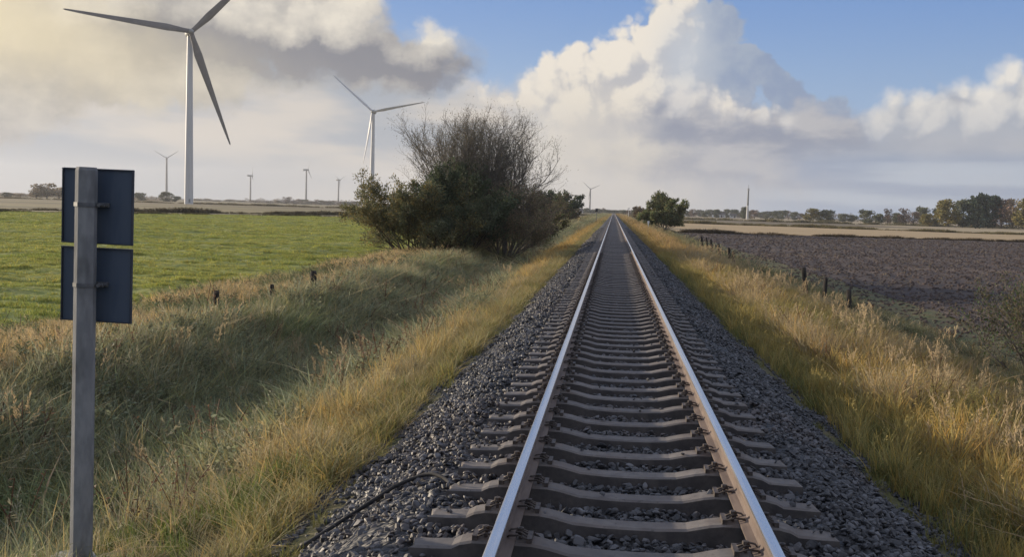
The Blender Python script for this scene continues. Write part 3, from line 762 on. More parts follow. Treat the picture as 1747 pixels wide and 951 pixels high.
# ------------------------------------------------------------------ back of the trackside sign
def sign():
    x, y, z = -4.03, 6.9, -0.95
    root = empty('trackside_sign', (x, y, z)); root.rotation_euler = (0, RAD(0.9), RAD(-2)); tag(root, 'back of two dark blue grey square panels on an octagonal grey post', 'sign')
    post = mottled('weathered_concrete_post', (0.185, 0.190, 0.20), (0.25, 0.255, 0.262), (1, 1, 0.4), 12.0, 0.85, 0.45, 0.005, c2=(0.115, 0.118, 0.122))
    back = mottled('sign_back_paint', (0.050, 0.072, 0.112), (0.064, 0.086, 0.126), (1, 1, 0.18), 7.0, 0.6, 0.08, 0.002, c2=(0.040, 0.055, 0.078), spec=0.4, lo=0.42, hi=0.60)
    rim = mottled('sign_rim', (0.035, 0.042, 0.058), (0.05, 0.055, 0.07), scale=5.0, rough=0.5, bs=0)
    steel = mottled('clamp_steel', (0.10, 0.105, 0.115), (0.16, 0.165, 0.175), scale=18.0, rough=0.5, bs=0.1, bd=0.002, metal=0.4)
    r = 0.0755
    oc = lambda rr, zz: [(math.cos(math.pi / 8 + k * math.pi / 4) * rr, math.sin(math.pi / 8 + k * math.pi / 4) * rr, zz) for k in range(8)]
    mb = MB(); mb.loft([oc(r * 1.06, -0.5), oc(r * 1.05, 0.0), oc(r, 2.915), oc(r * 0.90, 2.94)])
    mb.build('post', post, root, rot=(0, 0, RAD(9)))
    mb = MB(); mb.loft([[(p[0] * k, p[1] * k, zz) for p in oc(1, 0)] for zz, k in ((-0.4, 0.20), (0.02, 0.195), (0.05, 0.17), (0.05, 0.06))]); mb.build('foundation_collar', mottled('pale_concrete', (0.36, 0.35, 0.31), (0.45, 0.43, 0.38), scale=8.0, bs=0.3, bd=0.01), root, loc=(-0.06, -0.02, 0))
    w, h = 0.560, 0.556
    for zc in (2.955 - 0.02 - h / 2, 2.955 - 0.02 - h * 1.5 - 0.024):
        mb = MB(); mb.box((0, 0, 0), (w, 0.006, h), bev=0.0025); pn = mb.build('panel', back, root, loc=(0.022, 0.125, zc))
        mb = MB()      # folded rim around the back of the sheet
        for c, d in (((0, 0, h / 2 - 0.006), (w, 0.018, 0.008)), ((0, 0, -h / 2 + 0.006), (w, 0.018, 0.008)), ((-w / 2 + 0.006, 0, 0), (0.008, 0.018, h - 0.022)), ((w / 2 - 0.006, 0, 0), (0.008, 0.018, h - 0.022))): mb.box((c[0], -0.011, c[2]), d)
        mb.build('rim', rim, pn)
    for zc in (2.955 - 0.285, 2.955 - 0.285 - 0.585):
        mb = MB(); mb.loft([oc(r * 1.10, -0.015), oc(r * 1.10, 0.015)], cap=False); mb.loft([oc(r * 1.03, 0.015), oc(r * 1.03, -0.015)], cap=False)
        cl = mb.build('clamp', steel, root, loc=(0, 0, zc), rot=(0, 0, RAD(9)))
        mb = MB(); mb.box((0.0, 0.105, 0), (0.24, 0.028, 0.034), bev=0.004); mb.box((0.105, 0.03, 0), (0.045, 0.012, 0.030), bev=0.003); mb.box((-0.095, 0.03, 0), (0.025, 0.012, 0.030), bev=0.003)
        mb.build('bracket', steel, cl, rot=(0, 0, RAD(-9)))
        mb = MB(); mb.tube([(0.112, -0.02, 0), (0.112, 0.085, 0)], 0.007, 6); mb.tube([(0.112, -0.025, 0), (0.112, -0.012, 0)], 0.014, 6); mb.build('bolt', steel, cl, rot=(0, 0, RAD(-9)))
sign()

# ------------------------------------------------------------------ small things along the line
WOOD = mottled('weathered_fence_wood', (0.020, 0.018, 0.017), (0.045, 0.039, 0.035), (1, 1, 0.2), 14.0, 0.9, 0.6, 0.01)
def fence_post(x, y, h, r, lean, label, group):
    rr = np.random.default_rng(int(abs(x * 100 + y))); n = 9; mb = MB()
    prof = [rr.uniform(0.9, 1.1) for _ in range(n)]
    rings = []
    for u in (-0.3, 0.0, 0.25, 0.5, 0.75, 0.93, 1.0):
        k = (1.08 - 0.12 * max(u, 0)) * (0.82 if u == 1.0 else 1.0)
        rings.append([(math.cos(2 * math.pi * j / n) * r * prof[j] * k + rr.normal() * 0.003, math.sin(2 * math.pi * j / n) * r * prof[j] * k, h * u + (0.03 * math.sin(j * 2.1) if u > 0.9 else 0)) for j in range(n)])
    mb.loft(rings)
    z = float(verge_z(np.array(x), np.array(y)))
    o = mb.build('fence_post', WOOD, smooth=True, loc=(x, y, z), rot=(lean[0], lean[1], 0), auto=50)
    tag(o, label, 'fence post', group); return o
GR, GL = 'old fence posts by the ploughed field', 'old fence posts by the pasture'
for a in ((8.22, 44.0, 1.27, 0.11, (0.02, -0.13), 'thickest dark wooden fence post leaning in golden grass before the ploughed field', GR),
          (8.74, 42.8, 1.04, 0.09, (0.0, 0.03), 'dark wooden fence post just right of the thickest one, in golden grass', GR),
          (8.76, 38.3, 0.86, 0.09, (0.03, -0.10), 'shortest wooden post of the right fence, nearest the camera and half sunk in grass', GR),
          (7.66, 65.0, 1.0, 0.10, (0.0, -0.16), 'leaning dark post nearest the camera in the cluster of six by the ploughed field', GR),
          (7.79, 68.7, 1.08, 0.11, (0.02, -0.12), 'stout leaning post, second nearest in the cluster of six by the ploughed field', GR),
          (8.05, 77.6, 1.15, 0.10, (0.0, -0.15), 'dark post standing alone in the middle of the cluster of six fence posts', GR),
          (8.60, 89.3, 1.3, 0.12, (0.0, -0.14), 'right post of the close trio of dark fence posts at the field corner', GR),
          (8.42, 91.8, 1.32, 0.11, (0.02, -0.12), 'middle post of the close trio of dark fence posts at the field corner', GR),
          (7.91, 91.4, 1.35, 0.12, (0.0, -0.10), 'left post of the close trio of dark fence posts at the field corner', GR),
          (-9.39, 22.4, 0.76, 0.075, (0.0, 0.06), 'dark wooden post at the pasture edge, nearest the sign', GL),
          (-9.23, 26.0, 0.68, 0.06, (0.03, -0.05), 'thin pale wooden post hidden in grass between two darker pasture posts', GL),
          (-8.75, 27.9, 0.90, 0.10, (-0.02, 0.04), 'thick square topped post at the pasture edge left of the big shrub', GL)):
    fence_post(*a)

def small_things():
    white = mottled('white_marker_paint', (0.70, 0.70, 0.67), (0.80, 0.79, 0.76), scale=6.0, rough=0.6, bs=0.1, bd=0.003)
    root = empty('distance_marker', (5.4, 161.0, -1.0)); tag(root, 'small white distance marker post in grass right of the track before the round shrub', 'marker post')
    mb = MB(); mb.box((0, 0, 0.55), (0.14, 0.10, 1.1), bev=0.012); mb.build('post', white, root)
    mb = MB(); mb.box((0, -0.03, 1.28), (0.34, 0.04, 0.38), bev=0.01); mb.build('plate', white, root)
    dark = mottled('signal_dark_paint', (0.03, 0.032, 0.035), (0.05, 0.05, 0.055), scale=6.0, rough=0.6, bs=0)
    root = empty('trackside_signal', (-4.1, 230.0, -0.95)); tag(root, 'small dark signal head on a thin pole left of the track near the vanishing point', 'signal')
    mb = MB(); mb.tube([(0, 0, -0.3), (0, 0, 3.2)], 0.07, 8); mb.build('pole', mottled('signal_pole', (0.16, 0.15, 0.14), (0.22, 0.21, 0.20), scale=5.0, bs=0), root, smooth=True)
    mb = MB(); mb.box((0, -0.08, 3.0), (0.55, 0.12, 0.75), bev=0.03); hd = mb.build('head', dark, root)
    mb = MB(); mb.tube([(0, -0.20, 3.12), (0, -0.12, 3.12)], 0.12, 12); mb.build('lens', dark, hd)
    mb = MB(); mb.tube([(0, -0.20, 2.82), (0, -0.12, 2.82)], 0.12, 12); mb.build('lens', dark, hd)
    # a few far crossing posts at the end of the line
    root = empty('crossing_sign', (7.5, 520.0, -1.0)); tag(root, 'tiny thin crossing sign pole beside the track at the vanishing point', 'crossing sign')
    mb = MB(); mb.tube([(0, 0, 0), (0, 0, 5.2)], 0.12, 8); mb.build('pole', white, root)
    for s in (-1, 1):
        mb = MB(); mb.box((0, -0.14 - 0.03 * s, 4.6), (1.5, 0.04, 0.22), Matrix.Rotation(RAD(35 * s), 3, 'Y')); mb.v = [tuple(v) for v in mb.v]; mb.build('cross_arm', white, root)
small_things()

# ------------------------------------------------------------------ far farm buildings
def farm(label, x, y, L, D, wall_h, roof_h, wallm, roofm, rz):
    root = empty('farm_building', (x, y, -1.2), rz); tag(root, label, 'farm building', 'farm buildings among the far trees')
    mb = MB(); mb.box((0, 0, wall_h / 2), (L, D, wall_h)); mb.add([(-L / 2, -D / 2, wall_h), (-L / 2, D / 2, wall_h), (-L / 2, 0, wall_h + roof_h), (L / 2, -D / 2, wall_h), (L / 2, D / 2, wall_h), (L / 2, 0, wall_h + roof_h)], [(0, 2, 1), (3, 4, 5)])
    w = mb.build('wall', wallm, root)
    e = 0.4; mb = MB(); t = 0.22; z0 = wall_h - e * roof_h / (D / 2)
    mb.loft([[(-L / 2 - e, -D / 2 - e, z0), (-L / 2 - e, 0, wall_h + roof_h), (-L / 2 - e, D / 2 + e, z0), (-L / 2 - e, D / 2 + e, z0 + t), (-L / 2 - e, 0, wall_h + roof_h + t), (-L / 2 - e, -D / 2 - e, z0 + t)],
             [(L / 2 + e, -D / 2 - e, z0), (L / 2 + e, 0, wall_h + roof_h), (L / 2 + e, D / 2 + e, z0), (L / 2 + e, D / 2 + e, z0 + t), (L / 2 + e, 0, wall_h + roof_h + t), (L / 2 + e, -D / 2 - e, z0 + t)]])
    mb.build('roof', roofm, root)
    mb = MB(); mb.box((0, 0, 1.3), (2.2, 0.12, 2.6)); mb.build('door', roofm, root, loc=(L * 0.22, -D / 2 - 0.06, 0))
    for k in (-0.32, -0.12, 0.38):
        mb = MB(); mb.box((0, 0, 1.7), (1.2, 0.10, 1.1)); mb.build('window', FG, root, loc=(L * k, -D / 2 - 0.05, 0))
FW = mottled('white_render', (0.66, 0.65, 0.62), (0.74, 0.73, 0.70), scale=0.6, rough=0.7, bs=0)
FR = mottled('dark_roof_tiles', (0.05, 0.045, 0.048), (0.085, 0.07, 0.068), scale=0.8, rough=0.8, bs=0)
FP = mottled('pale_sheet_roof', (0.45, 0.45, 0.44), (0.55, 0.55, 0.54), scale=0.4, rough=0.6, bs=0)
FG = mottled('farm_window_glass', (0.03, 0.035, 0.04), (0.05, 0.055, 0.06), scale=1.0, rough=0.2, bs=0, spec=0.5)
farm('long white farmhouse with pale roof among far trees, nearest the round shrub on the right', 89.5, 1240, 15, 8, 2.8, 2.6, FW, FP, RAD(4))
farm('white farmhouse with dark roof between the radio mast and the leftmost white farmhouse', 127.2, 1236, 16, 8, 3.4, 3.2, FW, FR, RAD(-6))
farm('small white shed close to the left of the radio mast', 144.0, 1234, 7, 6, 3.0, 1.8, FW, FR, RAD(3))
farm('small white house left of the vanishing point beside the dark evergreen shrub', -41.5, 1199, 9, 7, 3.0, 2.6, FW, FR, RAD(10))

# ------------------------------------------------------------------ vegetation: shapes
def frames(D):
    D = D / np.maximum(np.linalg.norm(D, axis=1, keepdims=True), 1e-9)
    ref = np.where(np.abs(D[:, 2:3]) > 0.9, np.array([[1.0, 0, 0]]), np.array([[0, 0, 1.0]]))
    U = np.cross(D, ref); U /= np.linalg.norm(U, axis=1, keepdims=True)
    return U, np.cross(D, U)
def tubes_np(P0, P1, R0, R1, n=3):
    U, W = frames(P1 - P0); m = len(P0); V = np.empty((m, 2, n, 3))
    for k in range(n):
        a = 2 * math.pi * k / n; d = U * math.cos(a) + W * math.sin(a)
        V[:, 0, k] = P0 + d * R0[:, None]; V[:, 1, k] = P1 + d * R1[:, None]
    b = (np.arange(m) * 2 * n)[:, None]; F = []
    for k in range(n):
        l = (k + 1) % n; F.append(np.concatenate([b + k, b + l, b + n + l, b + n + k], 1))
    return V.reshape(-1, 3), np.concatenate(F)
def leaves_np(P, D, L, Wd, r, fold=0.25):
    """each leaf a folded diamond of two triangles pairs"""
    U, W = frames(D); m = len(P); a = r.uniform(0, 2 * math.pi, m)[:, None]; S_ = U * np.cos(a) + W * np.sin(a); Nn = np.cross(D / np.linalg.norm(D, axis=1, keepdims=True), S_)
    Dn = D / np.linalg.norm(D, axis=1, keepdims=True); L = L[:, None]; Wd = Wd[:, None]
    V = np.stack([P, P + Dn * L * 0.5 + S_ * Wd * 0.5 + Nn * Wd * fold, P + Dn * L, P + Dn * L * 0.5 - S_ * Wd * 0.5 + Nn * Wd * fold], 1).reshape(-1, 3)
    b = (np.arange(m) * 4)[:, None]; F = np.concatenate([np.concatenate([b, b + 1, b + 2], 1), np.concatenate([b, b + 2, b + 3], 1)])
    return V, F
def vcol(n_each, m, r, lo, hi, alt=None, palt=0.0):
    c = np.ones((m, 4), np.float32); c[:, :3] = r.uniform(lo, hi, (m, 1)); c[:, 0] *= r.uniform(0.9, 1.12, m); c[:, 2] *= r.uniform(0.85, 1.1, m)
    if alt is not None: k = r.random(m) < palt; c[k, :3] *= np.array(alt)
    return np.repeat(c, n_each, 0)

def tuft(seed, n, h, spread, w, bend, mat, lo=0.7, hi=1.3, lean=None, heads=0, alt=None, palt=0.0):
    r = np.random.default_rng(seed); Vs, Fs, Cs = [], [], []; o = 0
    t = np.array([0.0, 0.4, 0.75, 1.0])
    for i in range(n):
        a = r.uniform(0, 2 * math.pi); rad = spread * math.sqrt(r.random()); b0 = np.array([math.cos(a) * rad, math.sin(a) * rad, -0.03])
        la = r.uniform(0, 2 * math.pi) if lean is None else r.normal(lean, 0.9)
        H = h * r.uniform(0.5, 1.1); bd = bend * r.uniform(0.3, 1.5); d = np.array([math.cos(la), math.sin(la), 0])
        q = b0[None] + np.outer(t * H * (1 - 0.25 * bd * t), [0, 0, 1]) + np.outer(bd * H * t ** 1.8, d)
        sa = la + math.pi / 2 + r.normal() * 0.6; sd = np.array([math.cos(sa), math.sin(sa), 0]); ww = w * r.uniform(0.7, 1.3) * np.array([0.7, 1.0, 0.7, 0.12])
        L = q - np.outer(ww / 2, sd); R_ = q + np.outer(ww / 2, sd); V = np.stack([L, R_], 1).reshape(-1, 3)
        F = []
        for k in range(3): F += [(o + 2 * k, o + 2 * k + 1, o + 2 * k + 3), (o + 2 * k, o + 2 * k + 3, o + 2 * k + 2)]
        Vs.append(V); Fs += F; Cs.append(vcol(8, 1, r, lo, hi, alt, palt)); o += 8
        if i < heads:
            m = 10; pp = q[3][None] - np.outer(np.linspace(0, 0.22 * h, m), (q[3] - q[2]) / np.linalg.norm(q[3] - q[2])); dd = np.tile(q[3] - q[2], (m, 1)) / 0.1 + r.normal(size=(m, 3)) * 1.2
            lv, lf = leaves_np(pp, dd, np.full(m, 0.06 * h + 0.02), np.full(m, 0.014 * h + 0.006), r); Vs.append(lv); Fs += [tuple(x) for x in lf + o]; Cs.append(np.tile(np.array([[1.15, 1.12, 1.15, 1]], np.float32), (len(lv), 1))); o += len(lv)
    V = np.concatenate(Vs); C = np.concatenate(Cs)
    return mesh_np('tuft', V, np.array(Fs), mat, attrs={'vcol': ('FLOAT_COLOR', 'POINT', C)})
def weed(seed, n, h, spread, leaf, mat):
    r = np.random.default_rng(seed); Vs, Fs, Cs = [], [], []; o = 0
    P0, P1, PL, DL = [], [], [], []
    for i in range(n):
        a = r.uniform(0, 2 * math.pi); b = np.array([math.cos(a), math.sin(a), 0]) * spread * math.sqrt(r.random()); d = np.array([r.normal() * 0.35, r.normal() * 0.35, 1.0]); H = h * r.uniform(0.5, 1.1)
        k = 6; pts = [b + d * H * u + np.array([0, 0, -0.15 * H * u * u]) for u in np.linspace(0, 1, k)]
        for j in range(k - 1):
            P0.append(pts[j]); P1.append(pts[j + 1])
            for _ in range(3): PL.append(pts[j] + (pts[j + 1] - pts[j]) * r.random()); DL.append(np.array([r.normal(), r.normal(), r.uniform(-0.2, 0.8)]))
    P0, P1, PL, DL = map(np.array, (P0, P1, PL, DL)); V, F = tubes_np(P0, P1, np.full(len(P0), 0.006), np.full(len(P0), 0.004), 3)
    F = np.concatenate([F[:, :3], F[:, [0, 2, 3]]]); lv, lf = leaves_np(PL, DL, leaf * r.uniform(0.6, 1.3, len(PL)), leaf * 0.45 * r.uniform(0.6, 1.3, len(PL)), r)
    C = np.concatenate([np.tile(np.array([[0.9, 0.8, 0.8, 1]], np.float32), (len(V), 1)), vcol(4, len(PL), r, 0.6, 1.35)])
    return mesh_np('weed', np.concatenate([V, lv]), np.concatenate([F, lf + len(V)]), mat, attrs={'vcol': ('FLOAT_COLOR', 'POINT', C)})

GRASS = leaf_mat('grass_blades', transl=0.38)
TALL = [tuft(10 + i, 44, 0.80, 0.20, 0.011, 0.42, GRASS, heads=3 if i % 2 else 1, alt=(1.3, 1.1, 0.8), palt=0.25) for i in range(5)]
LUSH = [tuft(30 + i, 46, 0.42, 0.20, 0.012, 0.55, GRASS, alt=(1.5, 1.2, 0.9), palt=0.15) for i in range(4)]
WEED = [weed(50 + i, 12, 0.75, 0.25, 0.085, GRASS) for i in range(4)]
PLUME = [tuft(70 + i, 14, 1.25, 0.25, 0.008, 0.22, GRASS, heads=12) for i in range(3)]
BENT = [tuft(90 + i, 52, 0.62, 0.26, 0.011, 0.95, GRASS, alt=(1.25, 1.1, 0.85), palt=0.3) for i in range(4)]
STRW = [tuft(120 + i, 12, 0.75, 0.30, 0.016, 1.5, GRASS, 0.8, 1.25) for i in range(3)] + [weed(130, 7, 0.95, 0.18, 0.05, GRASS)]
ALLT = template_collection('tuft', TALL + LUSH + WEED + PLUME + BENT + STRW)   # 0-4, 5-8, 9-12, 13-15, 16-19
IDX = {'tall': (0, 5), 'lush': (5, 9), 'weed': (9, 13), 'plume': (13, 16), 'bent': (16, 20), 'straw': (20, 23), 'stalk': (23, 24)}

GOLD = np.array([0.370, 0.285, 0.110]); TAN = np.array([0.340, 0.275, 0.160]); GREEN = np.array([0.130, 0.170, 0.055]); DARK = np.array([0.095, 0.120, 0.062])
GREY = np.array([0.240, 0.240, 0.165]); ORANGE = np.array([0.350, 0.235, 0.100]); STRAW = np.array([0.48, 0.38, 0.22]); OLIVE = np.array([0.19, 0.19, 0.070])
def verge_grass():
    P, K, Cc, Sx = [], [], [], []
    def put(side, y0, y1, dens, size, xa=2.55, xb=None):
        xb = xb or (12.6 if side < 0 else 9.9)
        n = int((y1 - y0) * (xb - xa) * dens); ax = rng.uniform(xa, xb, n); y = rng.uniform(y0, y1, n); x = side * ax
        f = fbm(x * 0.45 + 5, y * 0.22, 3); g = rng.random(n); f2 = fbm(x * 1.3 + 50, y * 0.9, 3)
        kind = np.empty(n, object); col = np.zeros((n, 3)); sc = np.ones(n)
        for i in range(n):
            a, q, v, w = ax[i], g[i], f[i], f2[i]
            if side < 0:
                far = min(max((y[i] - 28) / 30, 0), 1)
                near = 1.0 if y[i] < 9.5 else 0.0
                if a < 3.1: k, c, s = ('lush', OLIVE, 0.75) if q < 0.5 else ('bent', TAN * 0.6 + OLIVE * 0.4, 0.70)
                elif a < 3.85 + 0.7 * far + 1.6 * (v - 0.5): k, c, s = ('lush', GREEN, 0.95) if q < 0.25 - 0.15 * far + 0.45 * near else (('tall' if q < 0.55 else 'bent'), (TAN * 0.65 + GREY * 0.35 if w < 0.55 else TAN * 0.5 + GOLD * 0.3 + OLIVE * 0.2) * (1 - far) + far * (ORANGE * 0.5 + GOLD * 0.5), 0.74)
                elif a < 8.9: k, c, s = ('weed', DARK * 0.6 + GREY * 0.5, 0.9) if q < 0.12 * (1 - far) + 0.04 else (('bent', GREY * 0.85 + GREEN * 0.3, 1.2) if q < 0.66 else (('lush', GREEN * 0.6 + GREY * 0.6, 1.3) if q < 0.84 else (('tall', GREY * 0.75 + TAN * 0.25, 0.95) if q < 0.985 or y[i] < 10 else ('plume', STRAW * 0.6, 0.65))))
                else: k, c, s = ('tall', TAN * 0.8 + STRAW * 0.2, 0.72) if q < 0.45 else (('bent', TAN * 0.7 + STRAW * 0.2 + GREEN * 0.2, 0.80) if q < 0.85 else ('weed', DARK * 1.2, 0.7))
                if 4.6 < a and v > 0.55 and q < 0.6: k, c = 'bent', (GREEN * 0.6 + GREY * 0.4) * (0.8 + 0.4 * w)
                if near and a > 3.0 and q < 0.5: k, c, s = 'lush', GREEN * 0.8 + OLIVE * 0.2, 0.8
                if y[i] < 7.6 and 3.0 < a < 5.6: s = s * 0.55
            else:
                if a < 3.5: k, c, s = ('lush', OLIVE * 0.9, 0.75) if q < 0.6 else ('tall', GOLD * 0.55 + OLIVE * 0.45, 0.65)
                elif a < 7.6: k, c, s = (('tall' if q < 0.40 else 'bent'), (GOLD if w < 0.54 else TAN) * (0.85 + 0.3 * v), 0.95 - 0.16 * max(a - 4.6, 0)) if q < 0.9 else (('lush', OLIVE, 1.0) if q < 0.97 else ('plume', STRAW * 0.8, 0.7))
                elif a < 8.8: k, c, s = ('bent', TAN * 0.5 + GREY * 0.5, 0.42) if q < 0.6 else ('lush', GREEN * 0.3 + OLIVE * 0.5 + GREY * 0.2, 0.5)
                else: k, c, s = ('weed', GREEN * 0.2 + GREY * 0.6, 0.6) if q < 0.2 else (('bent', GREEN * 0.2 + GREY * 0.5 + OLIVE * 0.3, 0.75) if q < 0.75 else ('tall', GREY * 0.5 + TAN * 0.5, 0.6))
                if v > 0.58 and q < 0.5: c = OLIVE * 0.6 + c * 0.4
                if y[i] > 75 and 5 < a and w > 0.5: c = c * 0.45 + (GREEN * 0.6 + GREY * 0.4) * 0.55
                if y[i] > 60 and a < 5.5: c = c * 0.5 + ORANGE * 0.5
            u = rng.random()
            if a > 3.2 and u < 0.055: k, c, s = 'straw', STRAW * 0.9, s * 1.05
            elif a > 3.6 and u < 0.075: k, c, s = 'stalk', np.array([0.16, 0.10, 0.065]), s * 0.9
            c = c * (1.25 if side < 0 else 1.12)
            kind[i] = k; col[i] = c * (0.75 + 0.5 * rng.random()); sc[i] = s
        z = verge_z(x, y); sc = sc * (0.55 + 0.8 * f2) * (0.85 + 0.3 * rng.random(n))
        P.append(np.stack([x, y, z], 1)); K.append(np.array([rng.integers(*IDX[k]) for k in kind])); Cc.append(col); Sx.append(np.stack([sc * size ** 1.0, sc * size, sc * (1 + 0.12 * (size - 1))], 1))
    for side in (-1, 1):
        put(side, 2.5, 22, 34, 1.0); put(side, 22, 45, 22, 1.25); put(side, 45, 90, 11, 1.7); put(side, 90, 180, 4.5, 2.4); put(side, 180, 420, 1.4, 3.8); put(side, 420, 1100, 0.45, 6.0)
    # sparse blades creeping into the edge of the ballast
    n = 420; s_ = rng.choice([-1, 1], n); x = s_ * rng.uniform(2.25, 2.7, n); y = rng.uniform(4, 60, n); P.append(np.stack([x, y, bed_z(x, y)], 1)); K.append(rng.integers(5, 9, n)); Cc.append(np.tile(OLIVE, (n, 1))); q = rng.uniform(0.25, 0.55, n); Sx.append(np.stack([q, q, q], 1))
    P, K, Cc, Sx = map(np.concatenate, (P, K, Cc, Sx)); n = len(P)
    rot = np.stack([rng.normal(0, 0.10, n), rng.normal(0.05, 0.12, n), rng.uniform(0, 2 * math.pi, n)], 1)
    L_ = P[:, 0] < 0
    for nm, m, lab in (('verge_grass', L_, 'rank grass and weeds filling the ditch left of the track'), ('golden_grass', ~L_, 'tall golden dry grass on the verge right of the track')):
        scatter(nm, ALLT, P[m], rot[m], Sx[m], K[m], Cc[m], lab)
verge_grass()

PAST = template_collection('turf', [tuft(200 + i, 40, 0.13, 0.17, 0.011, 0.6, GRASS, 0.7, 1.35, alt=(1.5, 1.15, 0.9), palt=0.12) for i in range(5)])
def pasture_grass():
    P, Sx = [], []
    def put(y0, y1, dens, size):
        xw = -0.72 * y1 - 6; n = int((y1 - y0) * (-xw - 12.5) * dens); x = rng.uniform(xw, -12.3, n); y = rng.uniform(y0, y1, n)
        ok = (x > -0.72 * y - 6) & (y < left_far(x) - 1); x, y = x[ok], y[ok]
        f = fbm(x * 0.5 + 9, y * 1.1, 3); k = rng.random(len(x)) < np.clip((f - 0.18) * 3.0, 0.35, 1); x, y, f = x[k], y[k], f[k]
        z = edge_field(x, y, 0.30) + pasture_bumps(x, y); s = size * (0.6 + 0.8 * f) * rng.uniform(0.8, 1.3, len(x))
        P.append(np.stack([x, y, z], 1)); rp = fbm(x * 0.35 + 31, y * 1.5 + 7, 3); Sx.append(np.stack([s, s, s ** 0.35 * (0.30 + 3.6 * np.clip(rp - 0.42, 0, 1))], 1))
    put(16, 45, 26, 0.95); put(45, 80, 12, 1.4); put(80, 130, 5.5, 2.0); put(130, 330, 1.6, 3.2)
    P, Sx = np.concatenate(P), np.concatenate(Sx); n = len(P); f = fbm(P[:, 0] * 0.15, P[:, 1] * 0.3, 3)[:, None]
    c = np.array([0.220, 0.275, 0.065]) * (1 - f) + np.array([0.400, 0.405, 0.125]) * f; c = c * rng.uniform(0.75, 1.25, (n, 1))
    rot = np.stack([rng.normal(0, 0.1, n), rng.normal(0, 0.1, n), rng.uniform(0, 6.28, n)], 1)
    scatter('pasture_grass', PAST, P, rot, Sx, rng.integers(0, 5, n), c, 'short green grazed grass of the pasture beyond the fence')
pasture_grass()

# clods and straw on the ploughed field
CLM = leaf_mat('clod', transl=0.0, rough=0.9)
def clod(seed):
    r = np.random.default_rng(seed); bm = bmesh.new(); bmesh.ops.create_icosphere(bm, subdivisions=1, radius=1.0)
    for v in bm.verts: v.co *= r.uniform(0.7, 1.15)
    me = bpy.data.meshes.new('clod'); bm.to_mesh(me); bm.free(); a = me.attributes.new('vcol', 'FLOAT_COLOR', 'POINT'); a.data.foreach_set('color', np.ones(len(me.vertices) * 4, np.float32)); me.materials.append(CLM); return me
CLODS = template_collection('clod', [clod(300 + i) for i in range(5)] + [tuft(320, 8, 0.22, 0.2, 0.02, 1.2, CLM, 0.8, 1.2)])
def clods():
    P, S_, K = [], [], []
    for y0, y1, dens, s0, s1 in ((14, 50, 12, 0.03, 0.10), (50, 100, 4.0, 0.05, 0.13), (100, 190, 1.2, 0.08, 0.18)):
        n = int((y1 - y0) * (0.45 * y1 + 6) * dens); x = rng.uniform(10.3, 16 + 0.45 * y1, n); y = rng.uniform(y0, y1, n); ok = (y < plough_far(x)) & (x < 14 + 0.45 * y); x, y = x[ok], y[ok]
        s = rng.uniform(s0, s1, len(x)); st = rng.random(len(x)) < 0.16
        z = np.where(x < 12.5, verge_z(np.minimum(x, 12.4), y), plough_z(np.maximum(x, 12.5), y)); P.append(np.stack([x, y, z + s * 0.15], 1)); ss = np.where(st, s * 8, s)
        S_.append(np.stack([ss, ss * 0.9, ss * 0.6], 1)); K.append(np.where(st, 5, rng.integers(0, 5, len(x))))
    P, S_, K = map(np.concatenate, (P, S_, K)); n = len(P); c = np.array([0.078, 0.060, 0.053]) * rng.uniform(0.7, 1.5, (n, 1)); c[K == 5] = np.array([0.30, 0.235, 0.14]) * rng.uniform(0.6, 1.1, ((K == 5).sum(), 1))
    rot = rng.uniform(-3, 3, (n, 3)) * np.array([0.15, 0.15, 1.0])
    scatter('soil_clods', CLODS, P, rot, S_, K, c, 'clods of dark earth with bits of straw on the ploughed field')
clods()

# rough banks between the far fields
def banks():
    P, S_, C_ = [], [], []
    def run(xs, ys, w, dens, size, col, zf):
        L = np.concatenate([[0], np.cumsum(np.hypot(np.diff(xs), np.diff(ys)))]); n = int(L[-1] * dens); t = rng.uniform(0, L[-1], n); x = np.interp(t, L, xs) + rng.normal(0, w, n); y = np.interp(t, L, ys) + rng.normal(0, w, n)
        k = fbm(x * 0.11, y * 0.11, 3); s = size * np.clip(2.2 * (k - 0.10), 0.35, 1.5) * rng.uniform(0.7, 1.3, n)
        P.append(np.stack([x, y, np.full(n, zf)], 1)); S_.append(np.stack([s * 1.6, s * 1.6, s], 1)); C_.append(np.array(col)[None] * rng.uniform(0.6, 1.4, (n, 1)))
    X = np.linspace(12, 260, 80); run(X, plough_far(X), 0.7, 7, 0.66, (0.105, 0.078, 0.048), -1.85)
    run(X, stubble_far(X), 2.5, 6, 0.95, (0.165, 0.140, 0.065), -1.8)
    X = np.linspace(-14, -240, 80); run(X, left_far(X), 0.8, 6, 0.6, (0.075, 0.070, 0.032), -1.35)
    run(X, left_far(X) + 50, 1.5, 5, 0.9, (0.07, 0.058, 0.034), -1.35)
    X = np.linspace(12, 900, 80); run(X, 640 + 0.1 * X, 4.0, 3, 1.6, (0.15, 0.13, 0.065), -1.7)
    X = np.linspace(-14, -900, 80); run(X, 620 + 0.1 * X, 4.0, 2.5, 1.3, (0.12, 0.10, 0.055), -1.3)
    P, S_, C_ = map(np.concatenate, (P, S_, C_)); n = len(P)
    scatter('bank_grass', template_collection('bank_tuft', [tuft(400 + i, 60, 1.0, 0.55, 0.05, 0.5, GRASS) for i in range(3)]), P, np.stack([np.zeros(n), np.zeros(n), rng.uniform(0, 6.28, n)], 1), S_, rng.integers(0, 3, n), C_, 'rough dark grass along the banks dividing the far fields')
banks()

